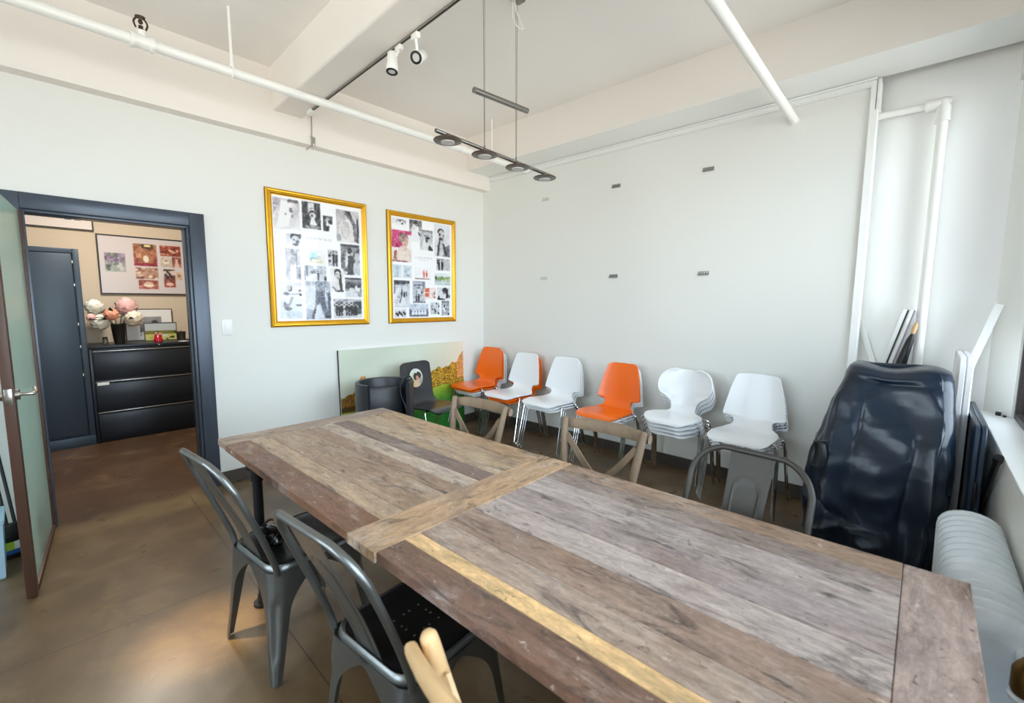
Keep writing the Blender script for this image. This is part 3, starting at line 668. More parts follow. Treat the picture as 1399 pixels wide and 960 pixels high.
# flowers in a vase
t = thing('vase', 'dark zinc vase of peonies on the file cabinet', 'vase', (-2.25, -3.185, ZT))
w = MB(); w.lathe([(.0, 0), (.04, 0), (.044, .01), (.062, .2), (.066, .205), (.062, .207), (.058, .2), (.04, .02), (0, .02)], 24); obj('body', w, VASEM, t)
w = MB(); w.lathe([(.0645, .198), (.068, .2), (.068, .206), (.0645, .208), (.0645, .198)], 24, None, False); obj('rim', w, VASEM, t)
def bloom(r, seed, mat):
    """full double flower: ruffled petals laid over a ball, tips turned up and out"""
    rs = random.Random(seed); w = MB(); w.ball((0, 0, 0), r*.74, 12)
    N = 40
    for k in range(N):
        zz = 1-2*(k+.5)/N; ph = k*2.39996+seed; q = math.sqrt(1-zz*zz)
        nrm = Vector((q*math.cos(ph), q*math.sin(ph), zz)); up = Vector((0, 0, 1))
        tv = (up-nrm*up.dot(nrm)); tv = tv.normalized() if tv.length > .05 else Vector((math.cos(ph), math.sin(ph), 0)); sv = tv.cross(nrm)
        a = r*rs.uniform(.36, .48); ln = r*rs.uniform(.55, .7); p0 = rs.uniform(0, 6); lift = rs.uniform(.12, .3)
        fs = w.grid(lambda u, v: nrm*(r*(.70+.22*v*lift*3)-.9*a*a/r*(2*u-1)**2*.8+.035*r*math.sin(9*u+p0)*v)+tv*(ln*(v-.45))+sv*((u-.5)*2*a*math.sin(PI*(.12+.74*v))), 5, 5)
        w.thicken(fs, .0012)
    return w
fl = [((-2.31, -3.375, 1.40), .085, PETW, 'large white peony at the upper left of the vase', 1),
      ((-2.11, -3.262, 1.325), .066, PETS, 'salmon coloured rose in the middle of the vase bouquet', 2),
      ((-2.2, -3.345, 1.245), .085, PETW, 'white peony drooping low over the left rim of the vase', 3),
      ((-2.31, -3.105, 1.40), .105, PETP, 'big pink peony, tallest in the vase', 4),
      ((-2.17, -3.07, 1.275), .09, PETC, 'cream peony low on the right side of the vase', 5),
      ((-2.06, -3.43, 1.30), .042, PETP, 'small dusty pink bud at the far left of the bouquet', 6)]
for (p_, r_, m_, lab, sd) in fl:
    r_ *= 1.1; p_ = (p_[0], -3.185+(p_[1]+3.185)*.95+.012, p_[2]-.02)
    t = thing('rose' if m_ is PETS else 'peony', lab, 'flower', p_, 0, 'flowers in the zinc vase')
    obj('bloom', bloom(r_, sd, m_), m_, t)
    base = Vector((-2.25, -3.185, 1.2))-Vector(p_)
    w = MB(); w.tube(smooth_path([(0, 0, -.2*r_), (base*.5+Vector((0, 0, .03))), base+Vector((0, .0, -.12))], 4), .004, 6); obj('stem', w, LEAFM, t)
    for k in range(3):
        rs = random.Random(sd*10+k); a0 = rs.uniform(0, 6.28); w = MB()
        m = T(base*.35*rs.uniform(.4, 1.2), rz=a0) @ Matrix.Rotation(rs.uniform(.7, 1.5), 4, 'Y')
        fs = w.grid(lambda u, v: m @ Vector((.012*math.sin(PI*v), (u-.5)*.055*math.sin(PI*(v*.96+.02)), .13*v)), 2, 6); w.thicken(fs, .001)
        obj('leaf', w, LEAFM, t)
# small things along the cabinet top
t = thing('jar', 'small dark lidded glass jar left of the vase', 'jar', (-2.22, -3.30, ZT))
w = MB(); w.lathe([(0, 0), (.022, 0), (.024, .01), (.024, .05), (.018, .058), (0, .058)], 16); obj('body', w, M('jar_glass', (96, 92, 84), .15), t)
w = MB(); w.lathe([(0, .057), (.021, .057), (.021, .075), (0, .075)], 16); obj('lid', w, BLACKF, t)
t = thing('framed_photo', 'white matted black and white photo leaning on the wall behind the vase', 'picture', (-2.535, -2.895, ZT))
obj('frame', frame_mesh(-.2, .23, 0, .36, [(0, .0), (0, .018), (.006, .018), (.008, .012)]), BLACKF, t, False)
a = Art(60, 50, (232, 230, 228)); a.photo((.28, .25, .76, .86), (150, 150, 152), (90, 90, 94), 3, 12).e(.7, .3, .15, .12, (50, 50, 54)).e(.3, .9, .3, .12, (206, 206, 210)).e(.8, .42, .1, .08, (30, 30, 34))
paint_obj('print', a.img, wall_xf(.013, -.193, .223, .007, .353), PRINT, t)
t = thing('framed_photo', 'small photo of a yellow meadow in a thin grey frame behind the red figurine', 'picture', (-2.42, -2.80, ZT))
obj('frame', frame_mesh(-.15, .15, 0, .205, [(0, -.01), (0, .012), (.006, .012), (.008, .006)]), SLATE, t, False)
a = Art(60, 40, (176, 186, 188)); a.photo((0, 0, 1, 1), (182, 190, 192), (176, 180, 172), 3, 4).r(0, .46, 1, .66, (120, 116, 52)).r(0, .66, 1, 1, (198, 196, 120)).speckle(4, 14, [(90, 92, 40), (180, 168, 60), (60, 66, 36)], .03, .07).r(0, 0, 1, .4, (184, 192, 194)).r(.3, .68, .7, .8, (206, 206, 196))
paint_obj('print', a.img, wall_xf(.007, -.144, .144, .006, .199), PRINT, t)
t = thing('figurine', 'little red ceramic figurine of a couple on the file cabinet', 'figurine', (-2.2, -2.865, ZT))
w = MB(); w.lathe([(0, 0), (.04, 0), (.043, .02), (.034, .05), (.02, .07), (0, .072)], 18); obj('robe', w, RED, t)
for k, (dy, z, m_) in enumerate(((-.017, .096, BLACKC), (.02, .088, SKIN))):
    w = MB(); w.lathe([(0, .05), (.017, .055), (.018, .07), (.01, z-.012), (0, z-.01)], 14, T((0, dy, 0))); obj('body', w, RED, t)
    w = MB(); w.ball((0, dy, z), .013, 12, (1, 1, 1.1)); obj('head', w, SKIN, t)
    w = MB(); w.ball((-.004, dy, z+.007), .013, 12, (1, 1, .9)); obj('hair', w, BLACKC if k == 0 else M('auburn_paint', (110, 40, 30), .4), t)
t = thing('candle_cup', 'dark ribbed cup at the right end of the file cabinet', 'cup', (-2.2, -2.655, ZT))
w = MB()
rings = []
for r_, z in ((.001, 0), (.034, 0), (.037, .01), (.045, .1), (.046, .105), (.043, .105), (.034, .012), (.001, .012)):
    rings.append([Vector(((r_+(.0012 if k % 2 else 0))*math.cos(k*2*PI/36), (r_+(.0012 if k % 2 else 0))*math.sin(k*2*PI/36), z)) for k in range(36)])
w.loft(rings); obj('body', w, VASEM, t)
w = MB(); w.ball((0, 0, .106), .009, 8); obj('knob', w, VASEM, t)
o = tag(obj('note_card', MB().bb((-.04, -.055, 0), (.04, .055, .004)), PAPER), 'white card lying at the foot of the ribbed cup', 'card'); o.location = (-2.115, -2.64, ZT); o.rotation_euler = (0, 0, .2)
w = MB(); w.ball((0, 0, .011), .022, 14, (1, 1.3, .5)); o = tag(obj('pebble', w, BLACKC), 'dark polished pebble on the card beside the cup', 'stone'); o.location = (-2.105, -2.615, ZT+.0045)
# pictures on the beige wall
t = thing('framed_collage', 'black framed collage of coloured wedding photos above the flowers', 'picture', (NX, -2.882, 1.52), 0, 'black framed collages on the beige wall')
obj('frame', frame_mesh(-.39, .39, 0, .64, [(0, .0005), (0, .022), (.012, .022), (.014, .014)]), BLACKF, t, False)
a = Art(120, 98, (204, 196, 196))
a.photo((.06, .3, .28, .62), (120, 100, 128), (150, 160, 150), 1, 20).speckle(2, 14, [(70, 92, 70), (190, 190, 190), (120, 84, 128), (90, 110, 84)], .06, .14)
a.photo((.385, .1, .655, .5), (164, 112, 70), (132, 40, 52), 2, 14).r(.35, 0, .85, .22, (60, 44, 32)).e(.6, .08, .16, .06, (240, 214, 150)).p([(.2, .3), (.85, .3), (.85, .85), (.15, .85)], (164, 108, 74)).e(.52, .68, .13, .16, (226, 214, 196)).r(0, .86, 1, 1, (136, 22, 46)).r(.1, .45, .3, .65, (190, 140, 104))
a.photo((.7, .1, .955, .3), (150, 60, 44), (120, 44, 36), 3, 12).speckle(7, 16, [(208, 150, 120), (226, 190, 160), (96, 30, 28)], .05, .11)
a.photo((.7, .32, .835, .5), (196, 180, 164), (184, 168, 152), 4, 10).e(.5, .5, .3, .16, (226, 214, 200)).e(.5, .4, .2, .06, (120, 104, 92))
a.photo((.845, .31, .955, .5), (130, 54, 50), (150, 110, 96), 5, 10).p([(.4, .2), (.6, .2), (.8, 1), (.2, 1)], (214, 178, 160))
a.photo((.39, .535, .66, .735), (150, 104, 84), (186, 150, 128), 6, 20).speckle(9, 12, [(206, 178, 158), (120, 60, 54), (226, 206, 190)], .06, .14)
a.photo((.42, .755, .65, .915), (140, 72, 60), (166, 92, 78), 7, 12).e(.5, .5, .26, .34, (210, 176, 154)).e(.5, .62, .3, .12, (236, 220, 204))
a.photo((.725, .545, .865, .88), (90, 60, 54), (150, 60, 52), 8, 16).p([(0, .1), (1, .05), (1, .3), (0, .4)], (206, 190, 180)).p([(.1, 0), (.3, 0), (.9, .45), (.7, .5)], (30, 22, 22)).e(.5, .82, .34, .1, (220, 186, 166)).p([(0, .3), (.2, .2), (.6, .6), (.5, .66)], (36, 26, 26))
a.photo((.875, .58, .955, .73), (206, 182, 160), (196, 168, 146), 9, 8).e(.5, .5, .2, .2, (150, 110, 90))
paint_obj('print', a.finish(3, .8, 190), wall_xf(.015, -.378, .378, .012, .628), PRINT, t)
t = thing('framed_collage', 'black framed collage cut off by the door head, above the tall cabinet', 'picture', (NX, -3.80, 2.178), 0, 'black framed collages on the beige wall')
obj('frame', frame_mesh(-.52, .52, 0, .55, [(0, .0005), (0, .022), (.012, .022), (.014, .014)]), BLACKF, t, False)
a = Art(100, 56, (222, 212, 206)); a.photo((.56, .55, .7, .8), (60, 54, 56), (44, 38, 40), 1, 14).e(.5, .3, .3, .15, (120, 110, 110)); a.photo((.8, .55, .92, .84), (44, 36, 36), (56, 36, 36), 2, 10).p([(.35, .2), (.55, .15), (.6, 1), (.4, 1)], (226, 220, 214)); a.photo((.3, .5, .45, .8), (150, 140, 136), (120, 110, 108), 3, 12)
paint_obj('print', a.img, wall_xf(.015, -.508, .508, .012, .538), PRINT, t)

# ------------------------------------------------------------------ reclaimed wood table
def plank_mat(name, sc):
    m = bpy.data.materials.new(name); m.use_nodes = True
    n = m.node_tree.nodes; l = m.node_tree.links; p = n['Principled BSDF']
    at = n.new('ShaderNodeVertexColor'); at.layer_name = 'Col'
    off = n.new('ShaderNodeVertexColor'); off.layer_name = 'Off'
    tc = n.new('ShaderNodeTexCoord')
    ad = n.new('ShaderNodeVectorMath'); ad.operation = 'ADD'; l.new(tc.outputs['Object'], ad.inputs[0])
    scl = n.new('ShaderNodeVectorMath'); scl.operation = 'SCALE'; scl.inputs[3].default_value = 20; l.new(off.outputs['Color'], scl.inputs[0]); l.new(scl.outputs[0], ad.inputs[1])
    def nz(scale, sx, detail=6, dist=0., rough=.6):
        mp = n.new('ShaderNodeMapping'); mp.inputs['Scale'].default_value = sx; l.new(ad.outputs[0], mp.inputs['Vector'])
        z = n.new('ShaderNodeTexNoise'); z.inputs['Scale'].default_value = scale; z.inputs['Detail'].default_value = detail; z.inputs['Distortion'].default_value = dist; z.inputs['Roughness'].default_value = rough
        l.new(mp.outputs['Vector'], z.inputs['Vector']); return z.outputs['Fac']
    def rmp(f, a, b, c=0., d=1.):
        r = n.new('ShaderNodeMapRange'); r.inputs[1].default_value = a; r.inputs[2].default_value = b; r.inputs[3].default_value = c; r.inputs[4].default_value = d
        l.new(f, r.inputs[0]); return r.outputs[0]
    def mix(f, a, b, mode='MIX'):
        k = n.new('ShaderNodeMix'); k.data_type = 'RGBA'; k.blend_type = mode
        for i, v in ((0, f), (6, a), (7, b)):
            if isinstance(v, (int, float)): k.inputs[i].default_value = v
            elif isinstance(v, tuple): k.inputs[i].default_value = (*lin(v), 1)
            else: l.new(v, k.inputs[i])
        return k.outputs[2]
    g = sc; half = tuple(1+(v-1)*.55 for v in g)
    grain = nz(24, g, 9, .4, .72); blot = nz(3.4, half, 8, .9, .66); wear = nz(7.5, half, 10, .6, .7); dark = nz(9, tuple(1+(v-1)*.8 for v in g), 9, 1.0, .68); stain = nz(2.3, half, 5, 1.5, .6); fine = nz(120, g, 3); nick = nz(34, tuple(1+(v-1)*.4 for v in g), 4, .8, .7); rough = nz(60, tuple(1+(v-1)*.5 for v in g), 8, .5, .75)
    def soft(f):
        k = n.new('ShaderNodeMath'); k.operation = 'MULTIPLY'; l.new(f, k.inputs[0]); l.new(at.outputs['Alpha'], k.inputs[1]); return k.outputs[0]
    col = at.outputs['Color']
    col = mix(soft(rmp(blot, .5, .3, 0, .6)), col, (120, 88, 64))
    col = mix(soft(rmp(stain, .55, .72, 0, .5)), col, (112, 98, 98))
    col = mix(soft(rmp(wear, .52, .7, 0, .55)), col, (190, 178, 170))
    col = mix(soft(rmp(dark, .545, .66, 0, .82)), col, (64, 52, 48))
    col = mix(rmp(nick, .63, .70, 0, .85), col, (48, 38, 34))
    col = mix(rmp(nick, .36, .29, 0, .6), col, (222, 212, 202))
    hsv = n.new('ShaderNodeHueSaturation'); l.new(col, hsv.inputs['Color']); l.new(rmp(grain, .32, .68, .62, 1.25), hsv.inputs['Value'])
    hs2 = n.new('ShaderNodeHueSaturation'); l.new(hsv.outputs['Color'], hs2.inputs['Color']); l.new(rmp(rough, .3, .7, .84, 1.38), hs2.inputs['Value'])
    col = mix(rmp(fine, .6, .78, 0, .3), hs2.outputs['Color'], (212, 200, 186))
    l.new(col, p.inputs['Base Color']); l.new(rmp(wear, .3, .7, .34, .52), p.inputs['Roughness'])
    b = n.new('ShaderNodeBump'); b.inputs['Strength'].default_value = .45; b.inputs['Distance'].default_value = .006; l.new(rough, b.inputs['Height']); l.new(b.outputs['Normal'], p.inputs['Normal'])
    return m
PLX = plank_mat('reclaimed_planks', (.34, 1.8, 1.)); PLY = plank_mat('reclaimed_cross_boards', (1.8, .34, 1.))
TX0, TX1, TY0, TY1, TZ = 1.435, 4.172, -3.25, -2.302, .76
t = thing('dining_table', 'long reclaimed plank table on black iron pipe legs', 'table', ((TX0+TX1)/2, (TY0+TY1)/2, 0))
ox, oy = (TX0+TX1)/2, (TY0+TY1)/2
w = MB(); bm = w.bm
lc = bm.loops.layers.float_color.new('Col'); lo = bm.loops.layers.float_color.new('Off'); pid = bm.faces.layers.int.new('pid'); cnt = 0
def plank(x0, x1, y0, y1, col, mi=0, dz=0., z0=.728):
    global cnt
    cnt += 1; w.mi = mi
    w.bb((x0-ox+.0006, y0-oy+.0006, z0), (x1-ox-.0006, y1-oy-.0006, TZ+dz), .002)
    rs = random.Random(cnt*3); o = (rs.random(), rs.random(), rs.random(), 1)
    for f in bm.faces:
        if f[pid] == 0:
            f[pid] = cnt; f.material_index = mi
            for lp in f.loops: lp[lc] = (*lin(col), .25 if col[0] > 210 else 1); lp[lo] = o
rs = random.Random(4)
plank(TX0, 1.565, TY0+.004, TY1, (152, 130, 112), 1, .0005); plank(2.79, 2.95, TY0-.007, TY1+.004, (184, 150, 116), 1, .001); plank(4.043, TX1, TY0, TY1, (168, 146, 136), 1)
for xs, ys, cs in (((1.565, 2.79), (-3.25, -3.138, -3.05, -2.87, -2.79, -2.70, -2.61, -2.44, -2.302), ((118, 82, 60), (172, 146, 120), (164, 138, 114), (150, 124, 104), (184, 166, 148), (120, 100, 92), (174, 150, 122), (172, 140, 106))),
                   ((2.95, 4.043), (-3.25, -3.155, -3.10, -3.0, -2.875, -2.757, -2.62, -2.49, -2.40, -2.302), ((124, 94, 78), (228, 188, 134), (172, 150, 134), (152, 126, 110), (180, 164, 156), (160, 144, 140), (178, 164, 158), (146, 128, 120), (160, 132, 110)))):
    for a, b_, c_ in zip(ys[:-1], ys[1:], cs): plank(xs[0], xs[1], a, b_, c_, 0, rs.uniform(-.0015, .0008))
w.mi = 0
obj('tabletop', w, [PLX, PLY], t, smooth=False)
LX0, LX1, LY0, LY1 = 1.775-ox, 3.92-ox, -3.20-oy+.02, -2.352-oy-.02
for x in (LX0, LX1):
    for y in (LY0, LY1):
        w = MB(); w.cyl((x, y, .006), (x, y, .70), .0215, 16); w.cyl((x, y, .68), (x, y, .7275), .045, 20); w.cyl((x, y, 0), (x, y, .012), .045, 20); w.cyl((x, y, .012), (x, y, .05), .027, 16); w.cyl((x, y, .62), (x, y, .68), .027, 16)
        obj('leg', w, BLKPIPE, t)
for x in (LX0, LX1):
    w = MB(); w.cyl((x, LY0+.02, .2), (x, LY1-.02, .2), .017, 12); obj('stretcher', w, BLKPIPE, t)

# ------------------------------------------------------------------ stacking shell chairs
def shell(prof, width, curve, nx=16, n=170, thick=.011, rear=False):
    """bent shell: prof = centre line points (y, z) front of seat -> top of back; width(s), curve(s) = forward/upward wrap at the edge"""
    P = smooth_path([(0, y, z) for y, z in prof], 12)
    L = [0.]
    for a, b in zip(P[:-1], P[1:]): L.append(L[-1]+(b-a).length)
    tot = L[-1]
    def at(s):
        d = s*tot
        for i in range(len(L)-1):
            if d <= L[i+1]+1e-9:
                k = (d-L[i])/max(1e-9, L[i+1]-L[i]); q = P[i].lerp(P[i+1], k); tn = (P[i+1]-P[i]).normalized(); return q, tn
        return P[-1], (P[-1]-P[-2]).normalized()
    w = MB()
    ss = [i/n for i in range(n+1)]
    def fn(u, v):
        s = u; q, tn = at(s); hw = width(s); x = (2*v-1)
        nrm = Vector((0, -tn.z, tn.y))           # towards the sitter
        return q+Vector((hw*x, 0, 0))+nrm*(curve(s)*abs(x)**2.2*min(1, hw/.15))
    fs = w.grid(fn, n, nx)
    w.thicken(fs, thick)
    return w
def ends(s, r0, r1):
    """rounded corners at the two ends of a shell"""
    k = 1.
    if s < r0: k = math.sqrt(max(0, 1-(1-s/r0)**2))*.35+.65
    if s > 1-r1: k = math.sqrt(max(0, 1-((s-1+r1)/r1)**2))*.35+.65
    return k
VPROF = [(-.245, .418), (-.235, .432), (-.2, .442), (-.1, .444), (.02, .436), (.1, .434), (.15, .447), (.182, .485), (.2, .545), (.222, .66), (.246, .775), (.262, .85)]
def vwidth(s):
    w = interp(s, [(0, .19), (.06, .2), (.2, .212), (.34, .204), (.42, .188), (.455, .174), (.485, .152), (.51, .138), (.54, .133), (.566, .134), (.576, .142), (.582, .160), (.587, .185), (.592, .203), (.60, .213), (.615, .217), (.7, .206), (.85, .18), (.96, .152), (1, .143)])
    return w*ends(s, .05, .035)
def vcurve(s): return interp(s, [(0, -.003), (.2, .002), (.42, .003), (.6, .022), (1, .012)])
def chair_legs(parent, mat, sp=.229, yf=(-.235, -.135), yb=(.205, .08), r=.0068, bz=(.4393, .4283)):
    """two bent hoops of tube, front and rear: a leg each side joined by a bar under the seat"""
    w2 = MB()
    for (y0, y1), zt in zip((yf, yb), bz):
        def P(x, z): return (x, y0+(y1-y0)*z/zt, z)
        for sgn in (-1, 1):
            w = MB(); rc = .03
            w.tube([P(sgn*(sp+.014), .003), P(sgn*(sp+.004), zt*.6), P(sgn*sp, zt-rc)]+[P(sgn*(sp-rc+rc*math.cos(q)), zt-rc+rc*math.sin(q)) for q in [k*PI/12 for k in range(1, 7)]]+[P(sgn*(sp-rc-.02), zt)], r, 8)
            w.tube([P(sgn*(sp+.014), 0), P(sgn*(sp+.0133), .03)], r+.001, 8); obj('leg', w, mat, parent)
        w2.tube([P(-sp+.045, zt), P(sp-.045, zt)], r*.7, 8)
    obj('seat_frame', w2, mat, parent)
G0 = 'stacked chairs along the partition'
vil = thing('stacking_chair', '', 'chair', (0, 0, 0), 0, G0)
obj('shell', shell(VPROF, vwidth, vcurve), ORANGE, vil)
chair_legs(vil, CHROME)
# patterned shell
LINEW = M('white_lacquer_with_black_lines', (238, 240, 242), .3, coat=.3)
nt2 = LINEW.node_tree; n2 = nt2.nodes; l2 = nt2.links; p2 = n2['Principled BSDF']
tc = n2.new('ShaderNodeTexCoord'); vo = n2.new('ShaderNodeTexVoronoi'); vo.feature = 'DISTANCE_TO_EDGE'; vo.inputs['Scale'].default_value = 21
l2.new(tc.outputs['Object'], vo.inputs['Vector'])
lt = n2.new('ShaderNodeMath'); lt.operation = 'LESS_THAN'; lt.inputs[1].default_value = .03; l2.new(vo.outputs['Distance'], lt.inputs[0])
mx = n2.new('ShaderNodeMix'); mx.data_type = 'RGBA'; mx.inputs[6].default_value = (*lin((238, 240, 242)), 1); mx.inputs[7].default_value = (*lin((40, 42, 46)), 1)
l2.new(lt.outputs[0], mx.inputs[0]); l2.new(mx.outputs[2], p2.inputs['Base Color'])
# waisted chair with a wide rounded back
APROF = [(-.225, .424), (-.215, .438), (-.18, .448), (-.08, .449), (.03, .443), (.09, .443), (.13, .458), (.155, .495), (.172, .56), (.192, .65), (.215, .735), (.235, .80)]
def awidth(s):
    return interp(s, [(0, .10), (.015, .135), (.04, .165), (.09, .195), (.17, .213), (.28, .212), (.36, .19), (.42, .155), (.46, .122), (.5, .104), (.56, .1), (.61, .108), (.645, .13), (.675, .168), (.70, .198), (.74, .217), (.80, .226), (.86, .222), (.92, .203), (.96, .175), (.985, .14), (1, .105)])
def acurve(s): return interp(s, [(0, -.01), (.2, .01), (.45, .012), (.6, .02), (.75, .06), (1, .05)])
ant = thing('stacking_chair', '', 'chair', (0, 0, 0), 0, G0)
obj('shell', shell(APROF, awidth, acurve), SHELLW, ant)
chair_legs(ant, CHROME, sp=.236, yf=(-.21, -.12), yb=(.13, .08), r=.0066, bz=(.4445, .437))
VD = (.0, -.027, .0262); AD = (0., -.026, .036)
stacks = [
    (vil, (.312, -.315), VD, ('white', 'white', 'orange', 'orange'), 'leftmost stack, in the room corner'),
    (vil, (.835, -.315), VD, ('orange', 'orange', 'white'), 'stack second from the room corner'),
    (vil, (1.37, -.32), VD, ('white', 'white', 'white'), 'all white stack with plain trapezoid backs'),
    (vil, (2.01, -.33), VD, ('white', 'white', 'orange'), 'stack topped by a single orange chair'),
    (ant, (2.625, -.30), AD, ('white', 'white', 'white', 'white'), 'stack of round backed waisted chairs'),
    (vil, (3.145, -.315), VD, ('white', 'lines', 'lines', 'white'), 'rightmost stack with patterned shells'),
]
swm = {'white': {ORANGE: SHELLW}, 'orange': None, 'lines': {ORANGE: LINEW}}
colw = {'white': 'white', 'orange': 'orange', 'lines': 'black-lined white'}
used = set()
for proto, (x, y), dv, cols, where in stacks:
    N = len(cols)
    for k, c_ in enumerate(cols):
        posn = 'top' if k == N-1 else 'bottom' if k == 0 else ('second from top' if k == N-2 else 'third from top')
        lab = '%s shell chair, %s of the %s' % (colw[c_], posn, where)
        loc = (x+dv[0]*k, y+dv[1]*k, dv[2]*k); rz = random.Random(int(x*100)+k).uniform(-.0015, .0015)
        want = {ORANGE: swm[c_][ORANGE]} if (proto is vil and swm[c_]) else None
        if proto not in used and want is None:
            used.add(proto); proto.location = loc; proto.rotation_euler = (0, 0, rz); proto['label'] = lab
        else: dup(proto, loc, rz, lab, swap=want)

# ------------------------------------------------------------------ black shell chair with a round photo on its back, black tub chair
t = thing('side_chair', 'black moulded chair with a round photo of a couple on its backrest', 'chair', (.52, -1.21, 0), PI/2+.16)
BPROF = [(-.24, .42), (-.225, .436), (-.18, .446), (-.06, .44), (.06, .432), (.12, .437), (.165, .462), (.188, .515), (.202, .6), (.22, .72), (.24, .86)]
def bwidth(s): return interp(s, [(0, .205), (.1, .215), (.3, .214), (.45, .208), (.55, .204), (.8, .205), (1, .198)])*ends(s, .035, .05)
obj('shell', shell(BPROF, bwidth, lambda s: interp(s, [(0, 0), (.4, .012), (1, .02)]), thick=.012), SHELLBK, t)
chair_legs(t, CHROME, sp=.225, yf=(-.22, -.13), yb=(.2, .08), r=.0075, bz=(.437, .425))
w = MB(); w.box((0, -.01, .416), (.1, .2, .012), None, .003); w.box((0, -.1, .39), (.05, .05, .05), None, .005); obj('under_plate', w, DARKPL, t)
a = Art(44, 44, (206, 214, 200)); a.photo((0, 0, 1, 1), (214, 222, 214), (196, 204, 150), 1, 8).e(.2, .75, .3, .2, (206, 196, 96)).p([(.4, .45), (.75, .5), (.7, 1), (.3, 1)], (222, 176, 150)).e(.48, .42, .16, .2, (52, 32, 30)).e(.74, .36, .17, .2, (46, 30, 28)).e(.6, .5, .1, .12, (206, 150, 122)).p([(.72, .6), (1, .5), (1, .9), (.8, 1)], (168, 160, 150)).e(.45, .85, .14, .12, (222, 184, 160))
sticker = paint_obj('photo_sticker', a.img, lambda u, v: (0, 0, 0), PRINT, t)
for i, vtx in enumerate(sticker.data.vertices):
    uu, vv = (i % 45)/44*2-1, 1-(i//45)/44*2
    # square to disc
    dx = uu*math.sqrt(max(0, 1-vv*vv/2)); dy = vv*math.sqrt(max(0, 1-uu*uu/2))
    z = .70+dy*.092; yb = interp(z, [(.6, .202), (.72, .22), (.86, .24)])
    xx = -.008+dx*.092
    vtx.co = (xx, yb-.021-.02*(abs(xx)/.2)**2.2-.001, z)
t = thing('tub_chair', 'low black leather tub chair beside the black side chair', 'chair', (.56, -1.745, 0), -.36)
def tub(r_in, r_out, z0, z1, a0, a1, bev=.012, n=40):
    w = MB(); rings = []
    for i in range(n+1):
        a = a0+(a1-a0)*i/n; c, s_ = math.cos(a), math.sin(a)
        pr = [(r_out, z0), (r_out, z1-bev), (r_out-bev*.3, z1-bev*.3), (r_out-bev, z1), (r_in+bev, z1), (r_in+bev*.3, z1-bev*.3), (r_in, z1-bev), (r_in, z0)]
        rings.append([Vector((r*c, r*s_, z)) for r, z in pr])
    w.loft(rings); return w
obj('backrest', tub(.215, .25, .06, .76, .78, 2*PI-.78), LEATHER, t)
w = MB(); w.lathe([(0, .1), (.2, .1), (.212, .12), (.212, .37), (.2, .395), (0, .405)], 40); obj('seat', w, LEATHER, t)
w = MB(); w.box((0, 0, .145), (.07, .34, .29), None, .025)
bmesh.ops.transform(w.bm, matrix=T((-.075, 0, .405), ry=-.14), verts=w.bm.verts); obj('cushion', w, LEATHER, t)
w = MB(); w.tube(smooth_path([(.08, .235, .745), (.0, .235, .772), (-.04, .22, .778), (-.05, .17, .74), (.0, .14, .64), (.08, .175, .5)], 6), .008, 8); obj('strap', w, LEATHER, t)
for k in range(4):
    aa = PI/4+k*PI/2; w = MB(); w.cyl((.17*math.cos(aa), .17*math.sin(aa), 0), (.17*math.cos(aa), .17*math.sin(aa), .11), .018, 12, .024); obj('leg', w, BLACKF, t)

